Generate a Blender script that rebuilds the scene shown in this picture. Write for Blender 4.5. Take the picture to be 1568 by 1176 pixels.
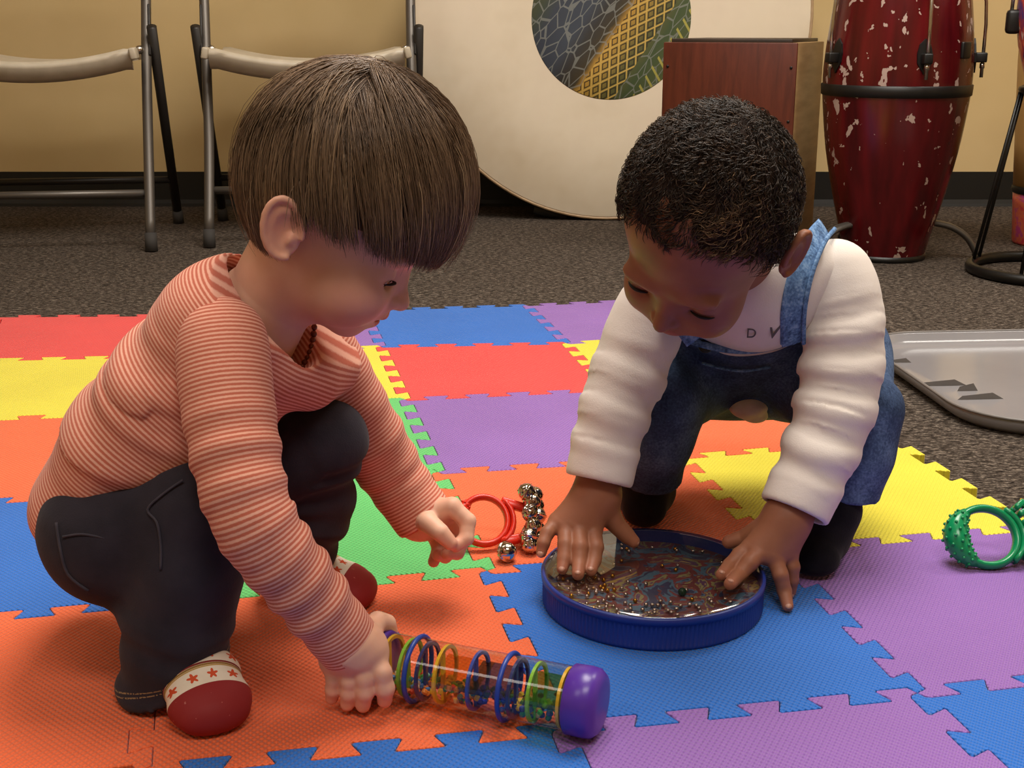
import bpy, bmesh, math, random
import numpy as np
from mathutils import Vector, Matrix, Euler

for _o in list(bpy.data.objects):
    bpy.data.objects.remove(_o, do_unlink=True)
SC = bpy.context.scene
COL = SC.collection
PI = math.pi

# ---------------------------------------------------------------- camera
FPX, PITCH, CAMH = 1960.0, math.radians(15.62), 0.531
cam_d = bpy.data.cameras.new('camera')
cam_d.sensor_width = 36.0
cam_d.lens = 36.0 * FPX / 1568.0
cam_d.clip_start = 0.05
cam = bpy.data.objects.new('camera', cam_d)
COL.objects.link(cam)
cam.location = (0, 0, CAMH)
cam.rotation_euler = (PI / 2 - PITCH, 0, 0)
SC.camera = cam

# ---------------------------------------------------------------- world, lamps, exposure
w = bpy.data.worlds.new('world')
SC.world = w
w.use_nodes = True
w.node_tree.nodes['Background'].inputs[0].default_value = (1.0, 0.86, 0.68, 1)
w.node_tree.nodes['Background'].inputs[1].default_value = 0.12
SC.view_settings.view_transform = 'Standard'
SC.view_settings.look = 'None'
SC.view_settings.gamma = 1.0
SC.view_settings.use_curve_mapping = False
SC.view_settings.exposure = -0.18


def ceiling_lamp(x, y, power, sx=0.6, sy=0.6, col=(1.0, 0.945, 0.86)):
    l = bpy.data.lights.new('ceiling_panel_light', 'AREA')
    l.shape = 'RECTANGLE'
    l.size, l.size_y = sx, sy
    l.energy = power
    l.color = col
    o = bpy.data.objects.new('ceiling_panel_light', l)
    COL.objects.link(o)
    o.location = (x, y, 2.58)
    return o


ceiling_lamp(0.35, 1.75, 84, 1.2, 1.2)
ceiling_lamp(-1.5, 1.7, 9, 1.2, 0.6)
ceiling_lamp(1.9, 2.3, 36, 1.2, 0.6)
ceiling_lamp(0.3, -0.4, 34, 1.2, 0.6)
ceiling_lamp(-1.7, -0.6, 16, 1.2, 0.6)


# ---------------------------------------------------------------- helpers: pixels of the survey -> places
def ray(px, py):
    u = (px - 784) / FPX
    v = (588 - py) / FPX
    cp, sp = math.cos(PITCH), math.sin(PITCH)
    return np.array([u, cp + v * sp, -sp + v * cp])


C0 = np.array([0, 0, CAMH])


def gz(px, py, z=0.012):
    d = ray(px, py)
    return C0 + d * ((z - CAMH) / d[2])


def P(px, py, Y):
    d = ray(px, py)
    return C0 + d * (Y / d[1])


def RP(rpx, Y):
    """radius in survey pixels at depth Y -> metres"""
    return rpx * Y * 1.01 / FPX


# ---------------------------------------------------------------- helpers: materials
def lin(c):
    if isinstance(c, str):
        c = c.lstrip('#')
        c = [int(c[i:i + 2], 16) / 255 for i in (0, 2, 4)]
    return tuple((x / 12.92 if x <= 0.04045 else ((x + 0.055) / 1.055) ** 2.4) for x in c) + (1.0,)


class NT:
    """tiny node-tree builder"""
    def __init__(s, m):
        s.t = m.node_tree
        s.n = s.t.nodes
        s.b = s.n['Principled BSDF']

    def new(s, typ, **kw):
        n = s.n.new(typ)
        for k, v in kw.items():
            if hasattr(n, k):
                setattr(n, k, v)
        return n

    def link(s, a, b):
        s.t.links.new(a, b)

    def val(s, sock, v):
        if hasattr(v, 'is_linked') or hasattr(v, 'links'):
            s.link(v, sock)
        else:
            sock.default_value = v

    def math(s, op, a, b=None, c=None, clamp=False):
        n = s.n.new('ShaderNodeMath')
        n.operation = op
        n.use_clamp = clamp
        s.val(n.inputs[0], a)
        if b is not None:
            s.val(n.inputs[1], b)
        if c is not None:
            s.val(n.inputs[2], c)
        return n.outputs[0]

    def mix(s, f, a, b):
        n = s.n.new('ShaderNodeMix')
        n.data_type = 'RGBA'
        s.val(n.inputs['Factor'], f)
        s.val(n.inputs[6], a)
        s.val(n.inputs[7], b)
        return n.outputs[2]

    def noise(s, scale, detail=3, vec=None, rough=0.5, dist=0.0):
        n = s.n.new('ShaderNodeTexNoise')
        n.inputs['Scale'].default_value = scale
        n.inputs['Detail'].default_value = detail
        n.inputs['Roughness'].default_value = rough
        n.inputs['Distortion'].default_value = dist
        if vec is not None:
            s.link(vec, n.inputs['Vector'])
        return n.outputs['Fac']

    def obj(s):
        return s.n.new('ShaderNodeTexCoord').outputs['Object']

    def gen(s):
        return s.n.new('ShaderNodeTexCoord').outputs['Generated']

    def mapping(s, vec, scale=(1, 1, 1), rot=(0, 0, 0), loc=(0, 0, 0)):
        n = s.n.new('ShaderNodeMapping')
        s.link(vec, n.inputs[0])
        n.inputs['Location'].default_value = loc
        n.inputs['Rotation'].default_value = rot
        n.inputs['Scale'].default_value = scale
        return n.outputs[0]

    def sep(s, vec):
        n = s.n.new('ShaderNodeSeparateXYZ')
        s.link(vec, n.inputs[0])
        return n.outputs

    def ramp(s, f, stops, interp='LINEAR'):
        n = s.n.new('ShaderNodeValToRGB')
        s.val(n.inputs[0], f)
        n.color_ramp.interpolation = interp
        e = n.color_ramp.elements
        while len(e) < len(stops):
            e.new(0.5)
        for q, (p_, c_) in zip(e, stops):
            q.position = p_
            q.color = c_
        return n.outputs[0]

    def attr(s, name):
        n = s.n.new('ShaderNodeAttribute')
        n.attribute_name = name
        return n

    def bump(s, h, strength=0.3, dist=0.001, normal=None):
        n = s.n.new('ShaderNodeBump')
        n.inputs['Strength'].default_value = strength
        n.inputs['Distance'].default_value = dist
        s.link(h, n.inputs['Height'])
        if normal is not None:
            s.link(normal, n.inputs['Normal'])
        s.link(n.outputs[0], s.b.inputs['Normal'])
        return n.outputs[0]

    def color(s, c):
        s.val(s.b.inputs['Base Color'], c)


def mat(name, col=(0.8, 0.8, 0.8), rough=0.5, metal=0.0, spec=0.5, **kw):
    m = bpy.data.materials.new(name)
    m.use_nodes = True
    b = m.node_tree.nodes['Principled BSDF']
    b.inputs['Base Color'].default_value = lin(col)
    b.inputs['Roughness'].default_value = rough
    b.inputs['Metallic'].default_value = metal
    b.inputs['Specular IOR Level'].default_value = spec
    for k, v in kw.items():
        b.inputs[k].default_value = v
    return m


def noisy(name, c1, c2, scale, rough=0.6, bump=0.0, bscale=None, bdist=0.001, stretch=(1, 1, 1), **kw):
    m = mat(name, c1, rough, **kw)
    t = NT(m)
    v = t.mapping(t.obj(), stretch)
    f = t.noise(scale, 4, v)
    t.color(t.ramp(f, [(0.35, lin(c1)), (0.65, lin(c2))]))
    if bump:
        t.bump(t.noise(bscale or scale * 3, 3, v), bump, bdist)
    return m


# ---------------------------------------------------------------- helpers: objects
def tag(o, label=None, cat=None, group=None, kind=None):
    if label:
        o['label'] = label
    if cat:
        o['category'] = cat
    if group:
        o['group'] = group
    if kind:
        o['kind'] = kind
    return o


def empty(name, loc=(0, 0, 0), rot=(0, 0, 0), label=None, cat=None, group=None):
    o = bpy.data.objects.new(name, None)
    o.empty_display_size = 0.05
    COL.objects.link(o)
    o.location = loc
    o.rotation_euler = rot
    return tag(o, label, cat, group)


def link_mesh(name, me, m=None, parent=None, smooth=True):
    if m is not None and not len(me.materials):
        for q in (m if isinstance(m, (list, tuple)) else [m]):
            me.materials.append(q)
    if smooth and len(me.polygons):
        me.polygons.foreach_set('use_smooth', np.ones(len(me.polygons), dtype=bool))
    o = bpy.data.objects.new(name, me)
    COL.objects.link(o)
    if parent is not None:
        o.parent = parent
    return o


def mesh_np(name, V, F):
    """V (n,3) float, F (m,4) or (m,3) int -> mesh"""
    V = np.asarray(V, dtype=np.float32)
    F = np.asarray(F, dtype=np.int32)
    me = bpy.data.meshes.new(name)
    n, k = F.shape
    me.vertices.add(len(V))
    me.vertices.foreach_set('co', V.ravel())
    me.loops.add(n * k)
    me.loops.foreach_set('vertex_index', F.ravel())
    me.polygons.add(n)
    me.polygons.foreach_set('loop_start', np.arange(0, n * k, k, dtype=np.int32))
    me.update(calc_edges=True)
    me.validate()
    return me


def set_attr(me, name, arr):
    a = me.attributes.new(name, 'FLOAT', 'POINT')
    a.data.foreach_set('value', np.asarray(arr, dtype=np.float32))


class MB:
    """bmesh collector: boxes, tubes, lathes -> one mesh object"""
    def __init__(s):
        s.bm = bmesh.new()

    def box(s, c, size, rot=None, bevel=0.0, seg=2):
        r = bmesh.ops.create_cube(s.bm, size=1.0)
        vs = r['verts']
        M = Matrix.Translation(Vector(c)) @ (Euler(rot).to_matrix().to_4x4() if rot else Matrix()) @ Matrix.Diagonal((*size, 1))
        bmesh.ops.transform(s.bm, matrix=M, verts=vs)
        if bevel:
            es = list({e for v in vs for e in v.link_edges})
            bmesh.ops.bevel(s.bm, geom=es, offset=bevel, segments=seg, profile=0.5, affect='EDGES')
        return s

    def ring_verts(s, c, u, v, r, n, r2=None, ph=0.0):
        r2 = r if r2 is None else r2
        return [s.bm.verts.new(Vector(c) + Vector(u) * (math.cos(2 * PI * i / n + ph) * r) + Vector(v) * (math.sin(2 * PI * i / n + ph) * r2)) for i in range(n)]

    def skin(s, rings, closed=False, cap=True):
        n = len(rings[0])
        pairs = list(zip(rings, rings[1:])) + ([(rings[-1], rings[0])] if closed else [])
        for a, b in pairs:
            for i in range(n):
                j = (i + 1) % n
                s.bm.faces.new((a[i], a[j], b[j], b[i]))
        if cap and not closed:
            s.bm.faces.new(list(reversed(rings[0])))
            s.bm.faces.new(rings[-1])
        return s

    def tube(s, pts, r, n=10, closed=False, cap=True, flat=None, up=None):
        """swept tube along points; r scalar or list; flat=(ru,rv) elliptical"""
        pts = [Vector(p) for p in pts]
        m = len(pts)
        rr = r if isinstance(r, (list, tuple)) else [r] * m
        rings = []
        prev = None
        for i, p in enumerate(pts):
            if closed:
                t = (pts[(i + 1) % m] - pts[i - 1]).normalized()
            else:
                t = (pts[min(i + 1, m - 1)] - pts[max(i - 1, 0)]).normalized()
            if prev is None:
                a = Vector(up) if up is not None else (Vector((0, 0, 1)) if abs(t.z) < 0.9 else Vector((1, 0, 0)))
                u = (a - t * a.dot(t)).normalized()
            else:
                u = (prev - t * prev.dot(t))
                u = u.normalized()
            if up is not None:
                a = Vector(up)
                q = a - t * a.dot(t)
                if q.length > 1e-3:
                    u = q.normalized()
            prev = u
            v = t.cross(u)
            ru, rv = (rr[i], rr[i]) if flat is None else (flat[0] * rr[i], flat[1] * rr[i])
            rings.append(s.ring_verts(p, u, v, ru, n, rv))
        return s.skin(rings, closed, cap)

    def lathe(s, prof, n=48, c=(0, 0, 0), cap=True, axis=None):
        """prof: list of (r,z)"""
        M = Matrix.Translation(Vector(c))
        if axis is not None:
            M = M @ Vector((0, 0, 1)).rotation_difference(Vector(axis)).to_matrix().to_4x4()
        rings = []
        for r, z in prof:
            rings.append([s.bm.verts.new(M @ Vector((r * math.cos(2 * PI * i / n), r * math.sin(2 * PI * i / n), z))) for i in range(n)])
        return s.skin(rings, False, cap)

    def sphere(s, c, r, u=12, v=8, scale=(1, 1, 1), M=None):
        q = bmesh.ops.create_uvsphere(s.bm, u_segments=u, v_segments=v, radius=r)
        T = Matrix.Translation(Vector(c)) @ (M.to_4x4() if M is not None else Matrix()) @ Matrix.Diagonal((*scale, 1))
        bmesh.ops.transform(s.bm, matrix=T, verts=q['verts'])
        return s

    def poly(s, pts, h0, h1):
        """extrude an outline (list of (x,y)) between z=h0 and h1"""
        a = [s.bm.verts.new((x, y, h0)) for x, y in pts]
        b = [s.bm.verts.new((x, y, h1)) for x, y in pts]
        return s.skin([a, b])

    def build(s, name, m=None, parent=None, smooth=True, sharp=None):
        bmesh.ops.recalc_face_normals(s.bm, faces=s.bm.faces)
        me = bpy.data.meshes.new(name)
        s.bm.to_mesh(me)
        s.bm.free()
        o = link_mesh(name, me, m, parent, smooth)
        if sharp:
            auto_sharp(me, sharp)
        return o


def auto_sharp(me, ang=35):
    bm = bmesh.new()
    bm.from_mesh(me)
    lim = math.radians(ang)
    for e in bm.edges:
        if len(e.link_faces) == 2 and e.calc_face_angle(0) > lim:
            e.smooth = False
    bm.to_mesh(me)
    bm.free()


def copy_tree(o, parent=None):
    c = o.copy()
    COL.objects.link(c)
    c.parent = parent
    for ch in list(o.children):
        copy_tree(ch, c)
    return c


def smooth_path(pts, sub=6, closed=False):
    """Catmull-Rom through points"""
    pts = [np.array(p, float) for p in pts]
    n = len(pts)
    out = []
    rng = range(n if closed else n - 1)
    for i in rng:
        p0 = pts[(i - 1) % n] if closed or i > 0 else pts[0]
        p1 = pts[i]
        p2 = pts[(i + 1) % n]
        p3 = pts[(i + 2) % n] if closed or i + 2 < n else pts[-1]
        for k in range(sub):
            t = k / sub
            out.append(0.5 * ((2 * p1) + (-p0 + p2) * t + (2 * p0 - 5 * p1 + 4 * p2 - p3) * t * t + (-p0 + 3 * p1 - 3 * p2 + p3) * t ** 3))
    if not closed:
        out.append(pts[-1])
    return out


# ================================================================ the room
WALL_Y = 3.93
m_wall = noisy('wall_paint', '#d8bc88', '#d1b47e', 3.0, 0.75, 0.08, 180, 0.001)
m_ceil = noisy('ceiling_paint', '#e6e0d2', '#dcd5c5', 8.0, 0.9)
m_base = mat('baseboard_vinyl', '#141311', 0.5)

m_carpet = mat('carpet_loop', '#4b423b', 0.95, spec=0.1)
t = NT(m_carpet)
v = t.obj()
vs = t.mapping(v, (1.0, 2.2, 1.0), (0, 0, 0.35))
n1 = t.noise(95, 2, vs, 0.6, 0.6)
n2 = t.noise(330, 2, v)
n3 = t.noise(9, 3, v)
f = t.math('ADD', t.math('MULTIPLY', n1, 0.72), t.math('MULTIPLY', n2, 0.28))
c = t.ramp(f, [(0.38, lin('#15110e')), (0.47, lin('#3b332d')), (0.55, lin('#5a5048')), (0.64, lin('#8a7d70'))])
c = t.mix(t.math('MULTIPLY', n3, 0.35), c, lin('#4a4038'))
t.color(c)
t.bump(f, 0.9, 0.006)

X0, X1, Y0 = -3.2, 3.2, -2.6
MB().box(((X0 + X1) / 2, (Y0 + WALL_Y) / 2, -0.05), (X1 - X0 + 0.2, WALL_Y - Y0 + 0.2, 0.1)).build('floor', m_carpet, smooth=False)['kind'] = 'structure'
MB().box(((X0 + X1) / 2, (Y0 + WALL_Y) / 2, 2.65), (X1 - X0 + 0.2, WALL_Y - Y0 + 0.2, 0.1)).build('ceiling', m_ceil, smooth=False)['kind'] = 'structure'
MB().box(((X0 + X1) / 2, WALL_Y + 0.05, 1.3), (X1 - X0, 0.1, 2.6)).build('wall_back', m_wall, smooth=False)['kind'] = 'structure'
MB().box(((X0 + X1) / 2, Y0 - 0.05, 1.3), (X1 - X0, 0.1, 2.6)).build('wall_front', m_wall, smooth=False)['kind'] = 'structure'
MB().box((X0 - 0.05, (Y0 + WALL_Y) / 2, 1.3), (0.1, WALL_Y - Y0, 2.6)).build('wall_left', m_wall, smooth=False)['kind'] = 'structure'
MB().box((X1 + 0.05, (Y0 + WALL_Y) / 2, 1.3), (0.1, WALL_Y - Y0, 2.6)).build('wall_right', m_wall, smooth=False)['kind'] = 'structure'
# vinyl cove base: thin board with a little curved toe
prof = [(0.0, 0.104), (0.004, 0.104), (0.005, 0.02), (0.009, 0.008), (0.018, 0.0), (0.0, 0.0)]
b = MB()
ra = [b.bm.verts.new((X0, WALL_Y - d, z)) for d, z in prof]
rb = [b.bm.verts.new((X1, WALL_Y - d, z)) for d, z in prof]
b.skin([ra, rb])
b.build('baseboard_back', m_base, smooth=False)['kind'] = 'structure'

# ================================================================ foam puzzle mat
TH = 0.012
YAW, TX, TY, S = 0.20456, -0.57618, 2.30071, 0.305


def matpt(i, j):
    x, y = i * S, -j * S
    c, s = math.cos(YAW), math.sin(YAW)
    return np.array([c * x - s * y + TX, s * x + c * y + TY])


corner = {(i, j): matpt(i, j) for i in range(-1, 4) for j in range(0, 7)}
for k, q in {(1, 1): (583, 530), (1, 2): (620, 611), (1, 3): (671, 722), (1, 4): (746, 873), (1, 5): (860, 1114),
             (2, 0): (806, 467), (2, 1): (867, 525), (2, 3): (1044, 699), (2, 4): (1187, 841), (2, 5): (1405, 1060),
             (3, 3): (1370, 673), (3, 4): (1579, 807), (0, 4): (232, 922), (0, 5): (212, 1180)}.items():
    corner[k] = gz(*q)[:2]
for j, (a, bq) in enumerate(zip((0.33, -0.77, -1.89, -3.0, -4.03, -5.03), (0.12, -0.9, -1.95, -3.0, -4.0, -5.0))):
    corner[(-1, j)] = matpt((-1.2, -1.12, -1.06, -1.0, -1.0, -1.0)[j], -a)
    if j < 4:
        corner[(0, j)] = matpt((-0.02, -0.02, 0.0, -0.02)[j], -bq)
corner[(1, 0)] = 0.5 * (corner[(0, 0)] + corner[(2, 0)])


def seam(p0, p1, side):
    """toothed seam from p0 to p1; side=+1/-1 the side on which it starts"""
    d = p1 - p0
    L = np.linalg.norm(d)
    u = d / L
    n = np.array([-u[1], u[0]])
    D, e, hp = 0.0092, 0.0034, L / 10
    pts = [(0, 0)]
    lev = side
    s = 0
    for k in range(10):
        a = k * hp + (-e if k else 0.003)
        bq = (k + 1) * hp + (e if k < 9 else -0.003)
        pts += [(a + 0.0016, lev * D), (bq - 0.0016, lev * D)] if k else [(a, lev * D * 0.8), (a + 0.004, lev * D), (bq - 0.0016, lev * D)]
        if k < 9:
            pts.append((bq - 0.0002, lev * D * 0.82))
            pts.append(((k + 1) * hp - e + 0.0002, -lev * D * 0.82))
        lev = -lev
    pts.append((L, 0))
    return [p0 + u * a + n * h for a, h in pts]


def tile_outline(i, j):
    TL, TR, BR, BL = corner[(i, j)], corner[(i + 1, j)], corner[(i + 1, j + 1)], corner[(i, j + 1)]
    top = seam(TL, TR, -1)
    right = seam(TR, BR, -1)
    bot = seam(BL, BR, -1)[::-1]
    left = seam(TL, BL, -1)[::-1]
    return top[:-1] + right[:-1] + bot[:-1] + left[:-1]


def inset(pts, d):
    n = len(pts)
    out = []
    for k in range(n):
        a, b_, c_ = pts[k - 1], pts[k], pts[(k + 1) % n]
        t1 = b_ - a
        t2 = c_ - b_
        t1 = t1 / (np.linalg.norm(t1) + 1e-9)
        t2 = t2 / (np.linalg.norm(t2) + 1e-9)
        n1 = np.array([-t1[1], t1[0]])
        n2 = np.array([-t2[1], t2[0]])
        nn = n1 + n2
        nn /= max(np.linalg.norm(nn), 0.3)
        cs = max(0.55, float(nn @ n1))
        out.append(b_ + nn * (d / cs))
    return out


def foam_mat(name, col):
    m = mat(name, col, 0.62, spec=0.25)
    t = NT(m)
    g = t.n.new('ShaderNodeNewGeometry').outputs['Position']
    vv = t.mapping(g, (1, 1, 1), (0, 0, -YAW))
    x, y, z = t.sep(vv)
    a = t.math('COSINE', t.math('MULTIPLY', x, 2 * PI / 0.0054))
    b2 = t.math('COSINE', t.math('MULTIPLY', y, 2 * PI / 0.0070))
    hgt = t.math('MULTIPLY', a, b2)
    nz = t.noise(60, 2, g)
    t.bump(t.math('ADD', hgt, t.math('MULTIPLY', nz, 0.2)), 0.8, 0.0013)
    t.b.inputs['Sheen Weight'].default_value = 0.22
    t.b.inputs['Sheen Roughness'].default_value = 0.45
    n = t.noise(5, 3, g)
    hi = lin(col)
    lo = tuple(q * 0.9 for q in hi[:3]) + (1,)
    t.color(t.ramp(n, [(0.35, lo), (0.65, hi)]))
    return m


FOAM = {'red': foam_mat('foam_red', '#f24a48'), 'yellow': foam_mat('foam_yellow', '#f5e645'),
        'orange': foam_mat('foam_orange', '#fb7040'), 'blue': foam_mat('foam_blue', '#2672d4'),
        'purple': foam_mat('foam_purple', '#9a6cbf'), 'green': foam_mat('foam_green', '#6ad276')}
TILES = {
    (-1, 0): ('red', 'red foam tile at the far left corner of the play mat'),
    (-1, 1): ('yellow', 'yellow foam tile left of the striped back, next to the red corner tile'),
    (-1, 2): ('orange', 'pale orange foam tile left of the striped shirt, between yellow and blue tiles'),
    (-1, 3): ('blue', 'blue foam tile behind the seat of the dark trousers at left'),
    (-1, 4): ('orange', 'orange foam tile in the bottom left corner, left of the front sock'),
    (0, 0): ('purple', 'purple foam tile mostly hidden behind the striped-shirt toddler, left of far blue tile'),
    (0, 1): ('yellow', 'yellow foam tile showing past the striped chest, left of the red tile'),
    (0, 2): ('green', 'green foam tile along the far striped sleeve, left of the purple tile'),
    (0, 3): ('green', 'green foam tile under the far striped cuff and far sock'),
    (0, 4): ('orange', 'orange foam tile under the rainstick and the starred front sock'),
    (0, 5): ('blue', 'blue foam tile at the bottom edge below the rainstick'),
    (1, 0): ('blue', 'blue foam tile at the far edge between the two toddlers'),
    (1, 1): ('red', 'red foam tile between the two toddlers'),
    (1, 2): ('purple', 'purple foam tile between the two toddlers, in front of the red tile'),
    (1, 3): ('orange', 'orange foam tile under the red-handled bells'),
    (1, 4): ('blue', 'blue foam tile under the round blue drum'),
    (1, 5): ('purple', 'purple foam tile at the bottom right of the purple rainstick cap'),
    (2, 0): ('purple', 'purple foam tile at the far edge beside the white sleeve'),
    (2, 1): ('yellow', 'yellow foam tile mostly hidden behind the white left-hand sleeve'),
    (2, 2): ('orange', 'orange foam tile seen between the legs of the denim overalls'),
    (2, 3): ('yellow', 'yellow foam tile with free toothed edge behind the green bells'),
    (2, 4): ('purple', 'purple foam tile under the green-handled bells'),
    (2, 5): ('blue', 'blue foam tile in the bottom right corner'),
}
for (i, j), (cn, lab) in TILES.items():
    o0 = tile_outline(i, j)            # clockwise seen from above
    o0 = o0[::-1]                      # -> counter-clockwise, inward normal = left
    org = np.mean(o0, axis=0)
    rings = [(inset(o0, 0.0004), 0.0), (inset(o0, 0.0004), TH - 0.0009), (inset(o0, 0.0008), TH - 0.0003), (inset(o0, 0.0016), TH)]
    b = MB()
    rr = []
    for pts, z in rings:
        rr.append([b.bm.verts.new((q[0] - org[0], q[1] - org[1], z)) for q in pts])
    b.skin(rr)
    o = b.build('foam_tile', FOAM[cn], smooth=False)
    o.location = (org[0], org[1], 0)
    tag(o, lab, 'mat tile', 'interlocking foam tiles of the play mat')

# ================================================================ things along the back wall
m_tube = mat('grey_metal_tube', '#625c56', 0.42, 0.6)
m_tube_dark = mat('dark_metal_tube', '#2b2724', 0.45, 0.4)
m_seat = noisy('beige_plastic', '#bfb39f', '#b5a994', 30, 0.45, 0.15, 400, 0.0006)
m_rubber = mat('grey_rubber', '#35312e', 0.8)
m_black = mat('black_plastic', '#121110', 0.45)
m_blackmetal = mat('black_metal', '#1a1816', 0.4, 0.3)
m_chrome = mat('chrome', '#c8c2b8', 0.22, 1.0)


def folding_chair(label):
    r = empty('folding_chair', label=label, cat='chair', group='folding chairs along the wall')
    for s in (-1, 1):
        b = MB()
        b.tube(smooth_path([(s * 0.258, 0, 0.03), (s * 0.256, 0.10, 0.25), (s * 0.258, 0.17, 0.46), (s * 0.262, 0.27, 0.72), (s * 0.255, 0.30, 0.80), (s * 0.22, 0.315, 0.84)], 4), 0.0125, 12)
        leg = b.build('front_leg', m_tube, r)
        MB().tube([(s * 0.2585, -0.003, 0.0), (s * 0.258, 0.005, 0.045)], [0.0155, 0.0145], 12).build('foot_cap', m_rubber, leg)
        b = MB()
        b.tube([(s * 0.278, 0.15, 0.53), (s * 0.276, 0.31, 0.26), (s * 0.274, 0.46, 0.02)], 0.0125, 10)
        leg = b.build('rear_leg', m_tube_dark, r)
        MB().tube([(s * 0.274, 0.465, 0.0), (s * 0.274, 0.448, 0.04)], [0.0155, 0.0145], 10).build('foot_cap', m_rubber, leg)
        MB().box((s * 0.268, 0.19, 0.52), (0.006, 0.022, 0.13), (-0.35, 0, 0), 0.002).build('hinge_plate', m_tube_dark, r)
        MB().sphere((s * 0.243, 0.165, 0.475), 0.011, 10, 8).build('rivet', m_chrome, r)
    MB().tube([(-0.256, 0.055, 0.135), (0.256, 0.055, 0.135)], 0.0095, 10).build('front_crossbar', m_tube, r)
    MB().tube([(-0.274, 0.39, 0.13), (0.274, 0.39, 0.13)], 0.0095, 10).build('rear_crossbar', m_tube_dark, r)
    # contoured seat with a turned-down front lip
    nx, ny = 28, 14
    V, F = [], []
    prof = [(0.044, 0.404), (0.030, 0.406), (0.020, 0.414), (0.001, 0.438), (0.002, 0.447), (0.012, 0.454), (0.06, 0.452), (0.14, 0.446), (0.24, 0.442), (0.33, 0.446), (0.37, 0.452), (0.375, 0.445), (0.37, 0.425), (0.03, 0.425)]
    for i in range(nx + 1):
        xx = -0.238 + 0.476 * i / nx
        q = (2 * xx / 0.476)
        e = 0.012 * (abs(q) > 0.93)
        for d, z in prof:
            V.append((xx, 0.02 + d + 0.02 * q * q, z + 0.034 * q * q - 0.004 - (0.005 if abs(q) > 0.96 else 0)))
    k = len(prof)
    for i in range(nx):
        for j in range(k):
            a, b2 = i * k + j, i * k + (j + 1) % k
            F.append((a, b2, b2 + k, a + k))
    me = mesh_np('seat', V, F)
    bm = bmesh.new(); bm.from_mesh(me)
    bm.verts.ensure_lookup_table()
    bm.faces.new([bm.verts[j] for j in range(k)])
    bm.faces.new([bm.verts[nx * k + j] for j in range(k)][::-1])
    bmesh.ops.recalc_face_normals(bm, faces=bm.faces)
    bm.to_mesh(me); bm.free()
    auto_sharp(me, 50)
    seat = link_mesh('seat', me, m_seat, r)
    for s in (-1, 1):
        MB().box((s * 0.245, 0.05, 0.468), (0.016, 0.05, 0.028), (0, -s * 0.2, 0), 0.004).build('seat_bracket', m_seat, seat)
    b = MB()
    for row in range(3):
        pass
    pts = [(-0.235, 0.275, 0.70), (-0.12, 0.315, 0.715), (0, 0.33, 0.72), (0.12, 0.315, 0.715), (0.235, 0.275, 0.70)]
    b.tube(smooth_path(pts, 5), 0.095, 14, flat=(1.0, 0.11), up=(0, 0.25, 1))
    b.build('backrest', m_seat, r)
    return r


ch = folding_chair('folding chair with beige plastic seat partly cut off at the left edge')
ch.location = (-0.9 - 0.238, 3.07, 0)
ch.rotation_euler = (0, 0, 0.14)
ch2 = copy_tree(ch)
ch2['label'] = 'folding chair with beige plastic seat behind the brown-haired toddler'
ch2.location = (-0.752 + 0.256, 3.19, 0)
ch2.rotation_euler = (0, 0, 0.11)

# ---------------------------------------------------------------- big upright bass drum
m_skin = mat('drum_skin', '#e6d6bd', 0.55, spec=0.3)
t = NT(m_skin)
v = t.obj()
nA = t.noise(2.2, 4, v, 0.6)
nB = t.noise(9, 4, v)
c = t.ramp(nA, [(0.3, lin('#d2bfa2')), (0.5, lin('#e6d7bf')), (0.7, lin('#ead9c4'))])
c = t.mix(t.math('MULTIPLY', t.math('SUBTRACT', nB, 0.45, clamp=True), 0.5), c, lin('#b7a284'))
t.color(c)
m_hoop = noisy('drum_hoop_wood', '#b79a78', '#a08463', 20, 0.5)
m_shell = mat('drum_shell_black', '#0e0d0c', 0.4)

m_pat = mat('woven_print', '#555533', 0.6)
t = NT(m_pat)
v = t.obj()
A = math.radians(-33)
cv = t.mapping(v, (1, 1, 1), (0, 0, 0), (0, 0, -0.552))
vr = t.mapping(cv, (1, 1, 1), (0, A, 0))
x, y, z = t.sep(vr)
nz = t.noise(30, 3, v)
xx = t.math('ADD', x, t.math('MULTIPLY', t.math('SUBTRACT', nz, 0.5), 0.02))
cband = t.ramp(t.math('ADD', t.math('MULTIPLY', xx, 2.2), 0.5),
               [(0.0, lin('#4a4a22')), (0.12, lin('#3c4434')), (0.2, lin('#363c48')), (0.36, lin('#3b424e')), (0.44, lin('#33312f')),
                (0.53, lin('#3f3520')), (0.575, lin('#b98d36')), (0.66, lin('#8f7732')), (0.72, lin('#5f5a2c')), (0.82, lin('#41502f')), (1.0, lin('#58603a'))])
# diamond lattice (lines at +-60 deg in band space)
l1 = t.math('ABSOLUTE', t.math('SINE', t.math('MULTIPLY', t.math('ADD', x, t.math('MULTIPLY', z, 0.62)), 112)))
l2 = t.math('ABSOLUTE', t.math('SINE', t.math('MULTIPLY', t.math('SUBTRACT', x, t.math('MULTIPLY', z, 0.62)), 112)))
lmin = t.math('MINIMUM', l1, l2)
line = t.math('LESS_THAN', lmin, 0.22)
l3 = t.math('ABSOLUTE', t.math('SINE', t.math('MULTIPLY', z, 150)))
inner = t.math('LESS_THAN', t.math('ABSOLUTE', t.math('SUBTRACT', lmin, 0.62)), 0.13)
gold = t.math('MULTIPLY', t.math('GREATER_THAN', x, 0.030), t.math('LESS_THAN', x, 0.125))
lcol = t.mix(inner, t.mix(line, cband, lin('#c9a654')), lin('#2b2412'))
c = t.mix(gold, cband, lcol)
vor = t.n.new('ShaderNodeTexVoronoi')
vor.feature = 'DISTANCE_TO_EDGE'
vor.inputs['Scale'].default_value = 46
t.link(t.mapping(vr, (1, 1, 0.45)), vor.inputs['Vector'])
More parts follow.
